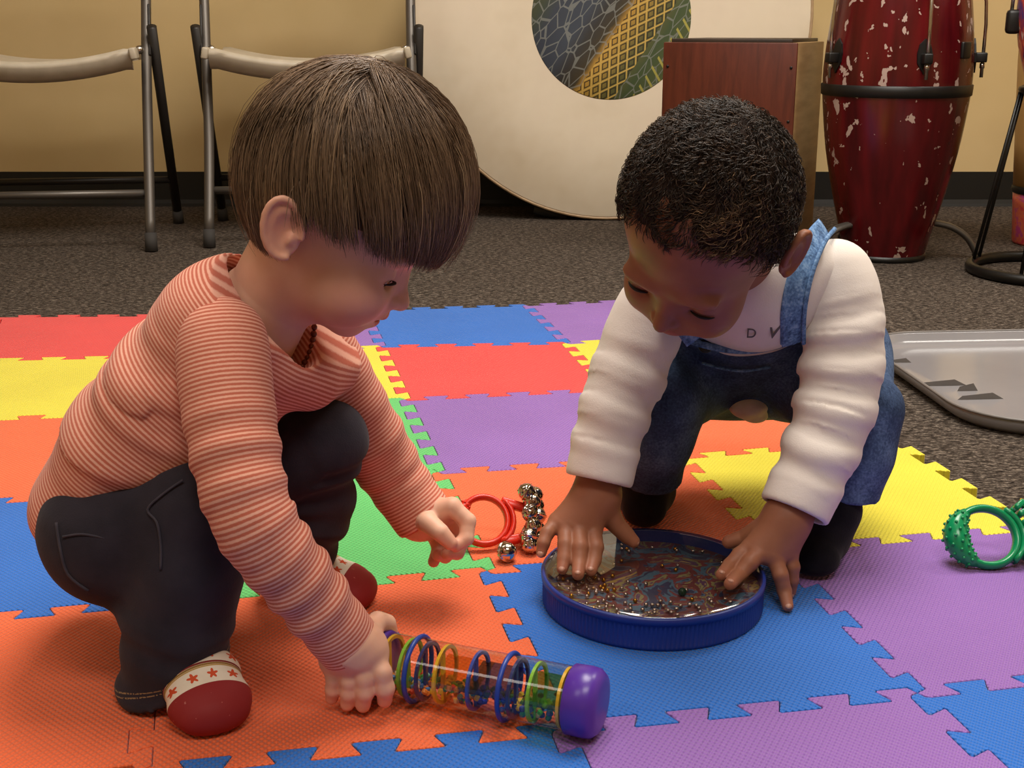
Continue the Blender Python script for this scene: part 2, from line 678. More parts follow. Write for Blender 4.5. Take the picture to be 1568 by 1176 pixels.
sc_ = t.math('MULTIPLY', t.math('LESS_THAN', vor.outputs['Distance'], 0.045), t.math('SUBTRACT', 1.0, gold))
c = t.mix(t.math('MULTIPLY', sc_, 0.55), c, lin('#8e9089'))
wv = t.math('GREATER_THAN', t.math('SINE', t.math('MULTIPLY', t.math('ADD', z, t.math('MULTIPLY', x, 0.5)), 210)), 0.75)
edge = t.math('MULTIPLY', wv, t.math('LESS_THAN', t.math('ABSOLUTE', t.math('SUBTRACT', x, 0.2)), 0.035))
c = t.mix(edge, c, lin('#a8a04e'))
t.color(c)

gc = P(936, 32, 3.62)
GR = 0.548
gc[2] = GR + 0.004
g = empty('bass_drum', (gc[0], 3.62, 0), label='huge upright drum with cream skin and round woven print', cat='drum')


def disc(name, r, y0, y1, m, parent, n=96, dome=0.0):
    b = MB()
    prof = [(r, y0), (r, y1 + 0.001), (r - 0.002, y1), (r * 0.6, y1 - dome * 0.6), (r * 0.2, y1 - dome), (0.001, y1 - dome)]
    b.lathe([(a, -q) for a, q in prof], n, (0, 0, gc[2]), True, (0, -1, 0))
    return b.build(name, m, parent)


disc('drum_head', GR - 0.006, 0.012, 0.0, m_skin, g)
disc('print_patch', 0.217, 0.003, -0.0015, m_pat, g)
b = MB()
hp = []
for k in range(96):
    a = 2 * PI * k / 96
    hp.append((GR * math.cos(a) * 0.996, 0.004, gc[2] + GR * math.sin(a) * 0.996))
b.tube(hp, 0.0045, 8, closed=True)
b.build('hoop', m_hoop, g)
b = MB()
b.lathe([(GR - 0.002, -0.008), (GR - 0.001, -0.02), (GR + 0.001, -0.10), (GR - 0.001, -0.19), (GR - 0.004, -0.205), (0.01, -0.205)], 96, (0, 0, gc[2]), True, (0, -1, 0))
b.build('shell', m_shell, g)
for k in range(12):
    a = 2 * PI * (k + 0.5) / 12
    MB().box((math.cos(a) * (GR + 0.012) if math.sin(a) > -0.85 else math.cos(a) * (GR - 0.004), 0.1, gc[2] + math.sin(a) * (GR + 0.006)), (0.012, 0.05, 0.03), (0, -a, 0), 0.003).build('lug', m_shell, g)
for o_ in g.children:
    if o_.name.startswith('lug'):
        o_.scale = (1, 1, 1)
# felt wedge that keeps it from rolling
MB().box((-0.16, 0.10, 0.012), (0.10, 0.12, 0.024), (0, 0.28, 0), 0.004).build('floor_wedge', m_shell, g)
MB().box((0.16, 0.10, 0.012), (0.10, 0.12, 0.024), (0, -0.28, 0), 0.004).build('floor_wedge', m_shell, g)

# ---------------------------------------------------------------- cajon
m_cj_front = mat('cajon_front_veneer', '#6e2c1b', 0.4)
t = NT(m_cj_front)
v = t.mapping(t.obj(), (9, 1, 1.2))
n1 = t.noise(6, 5, v, 0.6, 0.5)
t.color(t.ramp(n1, [(0.3, lin('#461a0d')), (0.55, lin('#592414')), (0.75, lin('#622a19'))]))
m_cj_side = noisy('cajon_side_ply', '#b08e62', '#9a7a50', 6, 0.5, stretch=(1, 1, 8))
m_cj_top = noisy('cajon_top', '#2c211a', '#3a2c22', 8, 0.5)
fr = P(1222, 62, 2.98)
cj = empty('cajon', (fr[0], fr[1], 0), (0, 0, -math.radians(24)), label='box drum with dark red front and plywood sides', cat='drum')
W, Dp, Hc = 0.315, 0.30, 0.485
MB().box((-W / 2, 0.004, Hc / 2 + 0.012), (W, 0.008, Hc - 0.004), None, 0.003).build('front_panel', m_cj_front, cj, sharp=40)
MB().box((-0.007, Dp / 2 + 0.008, Hc / 2 + 0.01), (0.014, Dp, Hc), None, 0.002).build('side_panel', m_cj_side, cj, sharp=40)
MB().box((-W + 0.007, Dp / 2 + 0.008, Hc / 2 + 0.01), (0.014, Dp, Hc), None, 0.002).build('side_panel', m_cj_side, cj, sharp=40)
MB().box((-W / 2, Dp / 2 + 0.010, Hc + 0.012), (W - 0.03, Dp - 0.006, 0.012), None, 0.002).build('top_panel', m_cj_top, cj, sharp=40)
MB().box((-W / 2, Dp + 0.004, Hc / 2 + 0.01), (W - 0.028, 0.01, Hc - 0.01), None, 0.002).build('back_panel', m_cj_side, cj, sharp=40)
MB().box((-W / 2, Dp / 2 + 0.008, 0.02), (W - 0.028, Dp - 0.01, 0.014)).build('bottom_panel', m_cj_side, cj, smooth=False)
for xx in (-0.03, -W + 0.03):
    for yy in (0.04, Dp - 0.03):
        MB().lathe([(0.012, 0), (0.014, 0.004), (0.014, 0.014)], 14, (xx, yy, 0)).build('foot', m_rubber, cj)
for zz in (0.06, 0.19, 0.32, 0.44):
    for xx in (-0.012, -W + 0.012):
        MB().sphere((xx, -0.0008, zz), 0.0035, 8, 6, (1, 0.5, 1)).build('screw', m_blackmetal, cj)

# ---------------------------------------------------------------- red conga
m_cg = mat('conga_red_lacquer', '#5a0e12', 0.22, spec=0.5)
t = NT(m_cg)
v = t.obj()
sx, sy, sz = t.sep(v)
grain = t.noise(30, 3, t.mapping(v, (1, 1, 0.05)))
c0 = t.ramp(grain, [(0.3, lin('#3f080c')), (0.7, lin('#640f15'))])
nb = t.noise(38, 3, t.mapping(v, (1, 1, 0.75)), 0.55, 0.3)
nl = t.noise(5.0, 2, v)
hgt = t.math('MULTIPLY_ADD', sz, 0.25, -0.12)
chip = t.math('GREATER_THAN', t.math('ADD', nb, t.math('ADD', t.math('MULTIPLY', nl, 0.16), t.math('MULTIPLY', hgt, 0.35))), 0.712)
t.color(t.mix(chip, c0, lin('#b49a8f')))
t.val(t.b.inputs['Roughness'], t.math('MULTIPLY_ADD', chip, 0.45, 0.22))
m_cgskin = mat('conga_skin', '#d8c7a4', 0.6)
cgp = P(1362, 398, 2.99)
cg = empty('conga', (cgp[0] - 0.005, 3.03, 0), label='tall red conga with chipped paint and black band', cat='drum')
prof = [(0.080, 0.0), (0.092, 0.004), (0.094, 0.012), (0.108, 0.07), (0.128, 0.15), (0.149, 0.25), (0.161, 0.34), (0.166, 0.40), (0.165, 0.46), (0.157, 0.54), (0.146, 0.62), (0.138, 0.69), (0.134, 0.735), (0.128, 0.735)]
b = MB()
b.lathe([tuple(q) for q in smooth_path([np.array(p_) for p_ in prof], 3)], 64)
b.build('shell', m_cg, cg)
rad = lambda z: float(np.interp(z, [p_[1] for p_ in prof], [p_[0] for p_ in prof]))
MB().lathe([(rad(0.385) + 0.0005, 0.378), (rad(0.385) + 0.0035, 0.380), (rad(0.40) + 0.0035, 0.402), (rad(0.405) + 0.0005, 0.404)], 64, cap=False).build('band', m_black, cg)
MB().lathe([(0.079, 0.0), (0.096, 0.0), (0.0975, 0.006), (0.0965, 0.014), (0.092, 0.014)], 48, cap=False).build('base_ring', m_black, cg)
MB().lathe([(0.001, 0.742), (0.12, 0.741), (0.134, 0.738), (0.1385, 0.728), (0.1385, 0.70)], 48, cap=False).build('drum_head', m_cgskin, cg)
MB().lathe([(0.140, 0.695), (0.147, 0.70), (0.150, 0.715), (0.147, 0.722), (0.141, 0.72)], 48, cap=False).build('rim', m_chrome, cg)
for k in range(5):
    a = math.radians(-90 + 3 + 72 * k)
    cx, cy = math.cos(a), math.sin(a)
    zb = 0.465
    rb = rad(zb) + 0.003
    # pointed side plate
    b = MB()
    out = [(0, -0.036), (0.016, -0.012), (0.017, 0.008), (0.012, 0.028), (0, 0.04), (-0.012, 0.028), (-0.017, 0.008), (-0.016, -0.012)]
    M = Matrix(((-cy, cx, 0), (cx, cy, 0), (0, 0, 1))).transposed()
    lay = []
    for dd in (-0.006, 0.004):
        lay.append([b.bm.verts.new(Vector((cx * (rad(zb + h) + dd) - cy * w_, cy * (rad(zb + h) + dd) + cx * w_, zb + h))) for w_, h in out])
    b.skin(lay)
    pl = b.build('lug_plate', m_black, cg, smooth=False)
    MB().box((cx * (rb + 0.012), cy * (rb + 0.012), zb - 0.002), (0.026, 0.02, 0.022), (0, 0, a), 0.003).build('lug_block', m_black, pl)
    rr_ = rb + 0.016
    b = MB()
    b.tube([(cx * rr_, cy * rr_, zb - 0.046), (cx * rr_, cy * rr_, zb + 0.07), (cx * (rr_ - 0.004), cy * (rr_ - 0.004), zb + 0.12), (cx * 0.152, cy * 0.152, 0.66), (cx * 0.150, cy * 0.150, 0.715)], 0.0042, 8)
    b.build('tension_rod', m_chrome, cg)
    MB().lathe([(0.006, 0), (0.006, 0.012)], 6, (cx * rr_, cy * rr_, zb - 0.026)).build('nut', m_chrome, cg)
for k in range(2):
    a = math.radians(-90 + 42 + 180 * k)
    MB().box((math.cos(a) * (rad(0.48) + 0.003), math.sin(a) * (rad(0.48) + 0.003), 0.48), (0.008, 0.034, 0.036), (0, 0, a), 0.003).build('bracket_plate', m_black, cg)
# curved floor legs of its stand
for k, a in enumerate((-0.12, PI + 0.45, PI / 2 + 0.2)):
    cx, cy = math.cos(a), math.sin(a)
    pts = [(cx * 0.10, cy * 0.10, 0.085), (cx * 0.15, cy * 0.15, 0.075), (cx * 0.19, cy * 0.19, 0.05), (cx * 0.215, cy * 0.215, 0.012)]
    MB().tube(smooth_path(pts, 4), 0.011, 10, flat=(0.7, 1.4)).build('stand_leg', m_tube, cg)
    MB().sphere((cx * 0.216, cy * 0.216, 0.010), 0.0105, 10, 8).build('foot_cap', m_rubber, cg)

# ---------------------------------------------------------------- painted drum on a rod stand (right edge)
m_paint = mat('painted_shell', '#c0504a', 0.35)
t = NT(m_paint)
v = t.obj()
n1 = t.noise(14, 3, v, 0.6, 1.2)
n2 = t.noise(22, 3, v, 0.6, 2.0)
c = t.ramp(n1, [(0.36, lin('#5b3a78')), (0.45, lin('#8f3a56')), (0.52, lin('#c9503f')), (0.62, lin('#e08a6a'))], 'EASE')
c = t.mix(t.math('GREATER_THAN', n2, 0.62), c, lin('#d9b9ae'))
t.color(c)
m_paint2 = mat('painted_foot', '#d0604a', 0.35)
t = NT(m_paint2)
n1 = t.noise(20, 3, t.obj(), 0.6, 1.5)
t.color(t.ramp(n1, [(0.35, lin('#d8364f')), (0.5, lin('#e0714a')), (0.62, lin('#c23f86'))], 'EASE'))
m_palewood = noisy('pale_wood', '#c89d5e', '#b98a4b', 8, 0.5, stretch=(1, 1, 0.2))

Yst = 2.80
cen = P(1592, 428, Yst)
st = empty('painted_drum_on_stand', (cen[0] + 0.018, Yst, 0), label='painted drum on black rod stand, cut off at right edge', cat='drum')
b = MB()
b.tube([(0.165 * math.cos(2 * PI * k / 48), 0.165 * math.sin(2 * PI * k / 48), 0.0125) for k in range(48)], 0.0125, 8, closed=True, up=(0, 0, 1))
b.build('base_ring', m_blackmetal, st)
b = MB()
b.tube([(0.095 * math.cos(2 * PI * k / 36), 0.095 * math.sin(2 * PI * k / 36), 0.40) for k in range(36)], 0.008, 8, closed=True, up=(0, 0, 1))
b.build('holder_ring', m_blackmetal, st)
for k in range(4):
    a = math.radians(180 - 35 + 90 * k)
    for da in (-0.13, 0.13):
        MB().tube([(0.160 * math.cos(a + da), 0.160 * math.sin(a + da), 0.02), (0.097 * math.cos(a + da * 0.9), 0.097 * math.sin(a + da * 0.9), 0.40)], 0.0042, 8).build('rod', m_blackmetal, st)
b = MB()
b.lathe([(0.07, 0.395), (0.082, 0.40), (0.094, 0.43), (0.112, 0.49), (0.122, 0.55), (0.122, 0.60), (0.112, 0.66)], 40)
b.build('shell', m_paint, st)
MB().lathe([(0.118, 0.655), (0.123, 0.66), (0.123, 0.68), (0.113, 0.682)], 40).build('rim', m_chrome, st)
for k in range(6):
    a = math.radians(180 - 10 + 60 * k)
    MB().box((0.128 * math.cos(a), 0.128 * math.sin(a), 0.54), (0.03, 0.028, 0.05), (0, 0, a), 0.008).build('lug', m_black, st)
    MB().tube([(0.134 * math.cos(a), 0.134 * math.sin(a), 0.55), (0.130 * math.cos(a), 0.130 * math.sin(a), 0.665)], 0.004, 8).build('tension_rod', m_chrome, st)

# wooden hand drum with painted foot standing behind it
dj = empty('wooden_floor_drum', (1.375, 3.22, 0), label='pale wooden floor drum with painted foot at right edge', cat='drum')
MB().lathe([(0.100, 0.0), (0.103, 0.006), (0.107, 0.06), (0.110, 0.10), (0.113, 0.135)], 40).build('foot', m_paint2, dj)
MB().lathe([(0.114, 0.128), (0.117, 0.137), (0.115, 0.146)], 40, cap=False).build('ring', m_black, dj)
MB().lathe([(0.113, 0.135), (0.120, 0.25), (0.127, 0.36), (0.132, 0.45), (0.134, 0.54), (0.130, 0.56)], 40).build('bowl', m_palewood, dj)
MB().lathe([(0.001, 0.566), (0.13, 0.565), (0.136, 0.558), (0.137, 0.535)], 40, cap=False).build('drum_head', m_cgskin, dj)

# ---------------------------------------------------------------- grey tray on the carpet
m_tray = noisy('grey_glossy_plastic', '#8d8a8c', '#858284', 4, 0.16, spec=0.6)
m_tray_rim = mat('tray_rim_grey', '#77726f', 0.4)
tr = empty('serving_tray', (0.90, 1.90, 0), (0, 0, 0.08), label='shallow grey glossy tray lying on the carpet', cat='tray')


def rrect(hx, hy, r, n=10):
    out = []
    for cx, cy, a0 in ((hx - r, hy - r, 0), (-hx + r, hy - r, PI / 2), (-hx + r, -hy + r, PI), (hx - r, -hy + r, 1.5 * PI)):
        for k in range(n + 1):
            a = a0 + PI / 2 * k / n
            out.append((cx + r * math.cos(a), cy + r * math.sin(a)))
    return out


HX, HY, RC = 0.30, 0.262, 0.115
b = MB()
ly = []
for off, z in ((-0.030, 0.001), (-0.012, 0.001), (-0.004, 0.008), (0.0, 0.022), (-0.0015, 0.0238), (-0.004, 0.022), (-0.008, 0.012), (-0.020, 0.0055), (-0.05, 0.005)):
    ly.append([b.bm.verts.new((x_, y_, z)) for x_, y_ in rrect(HX + off, HY + off, RC + off)])
b.skin(ly)
b.build('tray_body', m_tray, tr)
b = MB()
b.tube([(x_, y_, 0.0235) for x_, y_ in rrect(HX, HY, RC)], 0.0022, 8, closed=True, up=(0, 0, 1))
b.build('rim', m_tray_rim, tr)
for (px, py, w_, h_) in ((-0.262, 0.13, 0.02, 0.008), (-0.25, -0.01, 0.04, 0.010), (-0.222, -0.04, 0.016, 0.012), (-0.222, -0.085, 0.035, 0.010), (-0.14, -0.215, 0.012, 0.012)):  # raised wedges added to imitate shadow and reflection marks on the tray
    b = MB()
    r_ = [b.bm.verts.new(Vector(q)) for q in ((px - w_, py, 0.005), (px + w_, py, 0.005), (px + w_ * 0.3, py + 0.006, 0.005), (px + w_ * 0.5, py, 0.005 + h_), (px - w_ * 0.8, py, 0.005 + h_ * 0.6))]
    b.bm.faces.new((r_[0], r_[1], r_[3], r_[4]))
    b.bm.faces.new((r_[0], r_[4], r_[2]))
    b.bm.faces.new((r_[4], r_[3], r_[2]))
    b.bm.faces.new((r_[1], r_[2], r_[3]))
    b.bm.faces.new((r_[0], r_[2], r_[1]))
    b.build('reflection_mark', m_tray_rim, tr, smooth=False)

# ================================================================ implicit-surface kit for soft bodies and cloth
def vec(*a):
    return np.array(a, dtype=np.float64)


def unit(v):
    v = np.asarray(v, float)
    return v / np.linalg.norm(v)


class Vol:
    def __init__(s, lo, hi, h):
        s.lo = np.asarray(lo, float)
        s.h = h
        s.n = np.maximum(4, np.ceil((np.asarray(hi, float) - s.lo) / h).astype(int) + 1)
        s.ax = [(s.lo[i] + h * np.arange(s.n[i])).astype(np.float32) for i in range(3)]
        s.F = np.full(s.n, 0.2, dtype=np.float32)

    def sub(s, lo, hi):
        a = np.clip(np.floor((np.asarray(lo) - s.lo) / s.h).astype(int), 0, s.n)
        b = np.clip(np.ceil((np.asarray(hi) - s.lo) / s.h).astype(int) + 1, 0, s.n)
        if np.any(b <= a):
            return None, None
        sl = tuple(slice(a[i], b[i]) for i in range(3))
        x = s.ax[0][sl[0]][:, None, None]
        y = s.ax[1][sl[1]][None, :, None]
        z = s.ax[2][sl[2]][None, None, :]
        return sl, (x, y, z)

    def comb(s, sl, d, k, op):
        F = s.F[sl]
        if op == 'add':
            if k > 0:
                hh = np.maximum(k - np.abs(F - d), 0) / k
                s.F[sl] = np.minimum(F, d) - hh * hh * (k / 4)
            else:
                s.F[sl] = np.minimum(F, d)
        elif op == 'sub':
            d = -d
            if k > 0:
                hh = np.maximum(k - np.abs(F - d), 0) / k
                s.F[sl] = np.maximum(F, d) + hh * hh * (k / 4)
            else:
                s.F[sl] = np.maximum(F, d)
        elif op == 'and':
            if k > 0:
                hh = np.maximum(k - np.abs(F - d), 0) / k
                s.F[sl] = np.maximum(F, d) + hh * hh * (k / 4)
            else:
                s.F[sl] = np.maximum(F, d)

    def ell(s, c, r, R=None, k=0.01, op='add'):
        c = np.asarray(c, float)
        r = np.asarray(r, float) * np.ones(3)
        m = r.max() + k + 2 * s.h + 0.006
        sl, X = s.sub(c - m, c + m)
        if sl is None:
            return s
        x, y, z = X[0] - np.float32(c[0]), X[1] - np.float32(c[1]), X[2] - np.float32(c[2])
        if R is not None:
            R = np.asarray(R, np.float32)
            x, y, z = (R[0, 0] * x + R[1, 0] * y + R[2, 0] * z, R[0, 1] * x + R[1, 1] * y + R[2, 1] * z, R[0, 2] * x + R[1, 2] * y + R[2, 2] * z)
        r = r.astype(np.float32)
        q0 = np.sqrt((x / r[0]) ** 2 + (y / r[1]) ** 2 + (z / r[2]) ** 2) + 1e-6
        q1 = np.sqrt((x / r[0] ** 2) ** 2 + (y / r[1] ** 2) ** 2 + (z / r[2] ** 2) ** 2) + 1e-6
        d = q0 * (q0 - 1) / q1
        s.comb(sl, d.astype(np.float32), k, op)
        return s

    def chain(s, pts, rad, k=0.012, op='add', flat=None, disp=None, kin=0.0, pad=0.0):
        """tapered tube through pts. flat: list of (axis,width-factor) per segment or one tuple"""
        pts = [np.asarray(p, float) for p in pts]
        rad = list(rad) if hasattr(rad, '__len__') else [rad] * len(pts)
        fw = 1.0
        if flat is not None:
            fl = flat if isinstance(flat, list) else [flat] * (len(pts) - 1)
            fw = max(1.0, max(f_[1] for f_ in fl))
        A = np.array(pts)
        m = max(rad) * fw + k + 3 * s.h + 0.006 + pad
        sl, X = s.sub(A.min(0) - m, A.max(0) + m)
        if sl is None:
            return s
        D = None
        SS = None
        acc = 0.0
        for i in range(len(pts) - 1):
            a, b = pts[i], pts[i + 1]
            L = np.linalg.norm(b - a)
            u = ((b - a) / max(L, 1e-9)).astype(np.float32)
            x, y, z = X[0] - np.float32(a[0]), X[1] - np.float32(a[1]), X[2] - np.float32(a[2])
            t = np.clip(x * u[0] + y * u[1] + z * u[2], 0, L)
            x, y, z = x - t * u[0], y - t * u[1], z - t * u[2]
            if flat is not None:
                nrm, wf = fl[i]
                nrm = unit(nrm).astype(np.float32)
                pn = (x * nrm[0] + y * nrm[1] + z * nrm[2]) * np.float32(1 / wf - 1)
                x, y, z = x + pn * nrm[0], y + pn * nrm[1], z + pn * nrm[2]
            r = rad[i] + (rad[i + 1] - rad[i]) * (t / max(L, 1e-9))
            d = np.sqrt(x * x + y * y + z * z) - r
            if D is None:
                D, SS = d, acc + t
            else:
                SS = np.where(d < D, acc + t, SS)
                if kin > 0:
                    hh = np.maximum(kin - np.abs(D - d), 0) / kin
                    D = np.minimum(D, d) - hh * hh * (kin / 4)
                else:
                    D = np.minimum(D, d)
            acc += L
        if disp is not None:
            D = D - disp(SS, *X)
        s.comb(sl, D.astype(np.float32), k, op)
        return s

    def half(s, p, n, k=0.0):
        """keep only the side of plane where (x-p).n < 0"""
        n = unit(n)
        p = np.asarray(p, float)
        sl, X = s.sub(s.lo, s.lo + s.h * s.n)
        d = (X[0] * np.float32(n[0]) + X[1] * np.float32(n[1]) + X[2] * np.float32(n[2]) - np.float32(p @ n))
        s.comb(sl, np.broadcast_to(d, s.F[sl].shape).astype(np.float32), k, 'and')
        return s

    def field(s, fn):
        """add fn(x,y,z) to the field"""
        sl, X = s.sub(s.lo, s.lo + s.h * s.n)
        s.F[sl] = s.F[sl] + fn(*X)
        return s

    def mesh(s):
        F = s.F
        # never touch the border
        F[0], F[-1], F[:, 0], F[:, -1], F[:, :, 0], F[:, :, -1] = (np.maximum(q, 1e-4) for q in (F[0], F[-1], F[:, 0], F[:, -1], F[:, :, 0], F[:, :, -1]))
        I = F < 0
        nx, ny, nz = (q - 1 for q in F.shape)
        cnt = np.zeros((nx, ny, nz), np.int8)
        for a in (0, 1):
            for b in (0, 1):
                for c in (0, 1):
                    cnt += I[a:a + nx, b:b + ny, c:c + nz]
        act = (cnt > 0) & (cnt < 8)
        ci, cj, ck = np.nonzero(act)
        idx = np.full(act.shape, -1, np.int32)
        idx[ci, cj, ck] = np.arange(len(ci))
        cor = {}
        for a in (0, 1):
            for b in (0, 1):
                for c in (0, 1):
                    cor[(a, b, c)] = F[ci + a, cj + b, ck + c]
        Pp = np.zeros((len(ci), 3), np.float32)
        W = np.zeros(len(ci), np.float32)
        E = []
        for a in (0, 1):
            for b in (0, 1):
                E += [((0, a, b), (1, a, b)), ((a, 0, b), (a, 1, b)), ((a, b, 0), (a, b, 1))]
        for p, q in E:
            fa, fb = cor[p], cor[q]
            m = (fa < 0) != (fb < 0)
            tt = np.where(m, fa / np.where(fa == fb, 1, fa - fb), 0)
            for ax in range(3):
                Pp[:, ax] += np.where(m, p[ax] + (q[ax] - p[ax]) * tt, 0)
            W += m
        V = (Pp / W[:, None] + np.stack([ci, cj, ck], 1)) * s.h + s.lo
        Q = []
        # x edges
        A, B = I[:-1, 1:-1, 1:-1], I[1:, 1:-1, 1:-1]
        for ax in range(3):
            if ax == 0:
                A, B = I[:-1, 1:-1, 1:-1], I[1:, 1:-1, 1:-1]
            elif ax == 1:
                A, B = I[1:-1, :-1, 1:-1], I[1:-1, 1:, 1:-1]
            else:
                A, B = I[1:-1, 1:-1, :-1], I[1:-1, 1:-1, 1:]
            e = np.nonzero(A != B)
            i, j, k = e
            fl = A[e]
            if ax == 0:
                q = np.stack([idx[i, j, k], idx[i, j + 1, k], idx[i, j + 1, k + 1], idx[i, j, k + 1]], 1)
            elif ax == 1:
                q = np.stack([idx[i, j, k], idx[i, j, k + 1], idx[i + 1, j, k + 1], idx[i + 1, j, k]], 1)
            else:
                q = np.stack([idx[i, j, k], idx[i + 1, j, k], idx[i + 1, j + 1, k], idx[i, j + 1, k]], 1)
            q[~fl] = q[~fl][:, ::-1]
            Q.append(q)
        return V.astype(np.float64), np.concatenate(Q)


def relax(V, Q, it=1, lam=0.5):
    """light Laplacian smoothing"""
    for _ in range(it):
        a = np.concatenate([Q[:, 0], Q[:, 1], Q[:, 2], Q[:, 3]])
        b = np.concatenate([Q[:, 1], Q[:, 2], Q[:, 3], Q[:, 0]])
        S_ = np.zeros_like(V)
        n = np.zeros(len(V))
        for ax in range(3):
            S_[:, ax] = np.bincount(a, V[b, ax], len(V)) + np.bincount(b, V[a, ax], len(V))
        n = np.bincount(a, minlength=len(V)) + np.bincount(b, minlength=len(V))
        V = V + lam * (S_ / np.maximum(n, 1)[:, None] - V)
    return V


def along(V, pts, sig=0.022):
    """smooth arc-length coordinate of points V along a polyline"""
    pts = np.array([np.asarray(p, float) for p in pts])
    seg = np.linalg.norm(np.diff(pts, axis=0), axis=1)
    cum = np.concatenate([[0], np.cumsum(seg)])
    n = max(8, int(cum[-1] / 0.006))
    S_ = np.linspace(0, cum[-1], n)
    Pp = np.stack([np.interp(S_, cum, pts[:, k]) for k in range(3)], 1)
    for _ in range(6):
        Pp[1:-1] = 0.5 * Pp[1:-1] + 0.25 * (Pp[:-2] + Pp[2:])
    T = np.gradient(Pp, axis=0)
    T /= np.linalg.norm(T, axis=1)[:, None]
    S_ = np.concatenate([[0], np.cumsum(np.linalg.norm(np.diff(Pp, axis=0), axis=1))])
    num = np.zeros(len(V))
    den = np.zeros(len(V))
    d2 = np.stack([((V - p) ** 2).sum(1) for p in Pp], 0)
    d2 -= d2.min(0)
    for i in range(n):
        w_ = np.exp(-d2[i] / (2 * sig * sig))
        num += w_ * (S_[i] + (V - Pp[i]) @ T[i])
        den += w_
    return num / den


def wob(seed, n=5, f0=40.0, f1=140.0):
    """cheap smooth pseudo-noise: sum of sines in 3D, vectorised"""
    rg = np.random.RandomState(seed)
    ks = [unit(rg.normal(size=3)) * rg.uniform(f0, f1) for _ in range(n)]
    ph = rg.uniform(0, 6.28, n)

    def fn(x, y, z):
        o = 0
        for k_, p_ in zip(ks, ph):
            o = o + np.sin(np.float32(k_[0]) * x + np.float32(k_[1]) * y + np.float32(k_[2]) * z + np.float32(p_))
        return o / n
    return fn


def put(name, V, Q, m, root, parent=None, attrs=None):
    loc = np.array(root.location)
    me = mesh_np(name, V - loc, Q)
    for k_, a_ in (attrs or {}).items():
        set_attr(me, k_, a_)
    return link_mesh(name, me, m, parent or root)


def strands(name, polys, rads, m, root, parent=None, rnd=None, sides=3):
    """many thin hairs (k,n,3) as 3-sided tapering tubes in one mesh"""
    polys = np.asarray(polys)
    K, N, _ = polys.shape
    T = np.gradient(polys, axis=1)
    T /= np.linalg.norm(T, axis=2, keepdims=True) + 1e-12
    ref = np.tile(np.array([0.31, 0.52, 0.79]), (K, N, 1))
    U = np.cross(T, ref)
    U /= np.linalg.norm(U, axis=2, keepdims=True) + 1e-12
    W = np.cross(T, U)
    rads = np.asarray(rads).reshape(K, 1, 1) * np.interp(np.linspace(0, 1, N), [0, 0.15, 0.7, 1.0], [0.8, 1, 0.9, 0.25])[None, :, None]
    rings = [polys + rads * (math.cos(2 * PI * s_ / sides) * U + math.sin(2 * PI * s_ / sides) * W) for s_ in range(sides)]
    V = np.stack(rings, axis=2).reshape(-1, 3)
    base = (np.arange(K)[:, None] * N + np.arange(N - 1)[None, :]) * sides
    F = []
    for s_ in range(sides):
        s2 = (s_ + 1) % sides
        F.append(np.stack([base + s_, base + s2, base + sides + s2, base + sides + s_], -1).reshape(-1, 4))
    F = np.concatenate(F)
    rv = np.repeat(rnd if rnd is not None else np.random.rand(K), N * sides)
    tv = np.tile(np.repeat(np.linspace(0, 1, N), sides), K)
    loc = np.array(root.location)
    me = mesh_np(name, V - loc, F)
    set_attr(me, 'rnd', rv)
    set_attr(me, 'tip', tv)
    return link_mesh(name, me, m, parent or root)


def frame(yaw, pitch, roll):
    """columns forward,left,up. yaw about z (0 = +X), pitch>0 looks down, roll>0 tips to its right"""
    f = vec(math.cos(yaw) * math.cos(pitch), math.sin(yaw) * math.cos(pitch), -math.sin(pitch))
    l0 = vec(-math.sin(yaw), math.cos(yaw), 0)
    u0 = np.cross(f, l0)
    l = l0 * math.cos(roll) + u0 * math.sin(roll)
    u = np.cross(f, l)
    return np.stack([f, l, u], 1)


# ---------------------------------------------------------------- skin, cloth, hair materials
def skin_mat(name, base, deep, tipc):
    m = mat(name, base, 0.5, spec=0.35)
    t = NT(m)
    b = t.b
    b.inputs['Subsurface Weight'].default_value = 0.12
    b.inputs['Subsurface Radius'].default_value = (0.008, 0.003, 0.0015)
    b.inputs['Subsurface Scale'].default_value = 0.6
    v = t.obj()
    n = t.noise(40, 4, v)
    a = t.attr('blush').outputs['Fac']
    c = t.ramp(n, [(0.3, lin(base)), (0.75, lin(deep))])
    c = t.mix(a, c, lin(tipc))
    t.color(c)
    t.bump(t.noise(700, 2, v), 0.12, 0.0004)
    return m


def cloth_mat(name, c1, c2, scale=60, rough=0.9, weave=0.0011, bump=0.35):
    m = mat(name, c1, rough, spec=0.15)
    t = NT(m)
    v = t.obj()
    t.color(t.ramp(t.noise(scale, 4, v), [(0.35, lin(c1)), (0.65, lin(c2))]))
    t.bump(t.math('ADD', t.noise(0.9 / weave, 2, v), t.math('MULTIPLY', t.noise(90, 3, v), 1.5)), bump, 0.0006)
    t.b.inputs['Sheen Weight'].default_value = 0.08
    return m


def hair_mat(name, stops, rough=0.42, spec=0.4):
    m = mat(name, '#443322', rough, spec=spec)
    t = NT(m)
    r = t.attr('rnd').outputs['Fac']
    t.color(t.ramp(r, [(p_, lin(c_)) for p_, c_ in stops]))
    return m


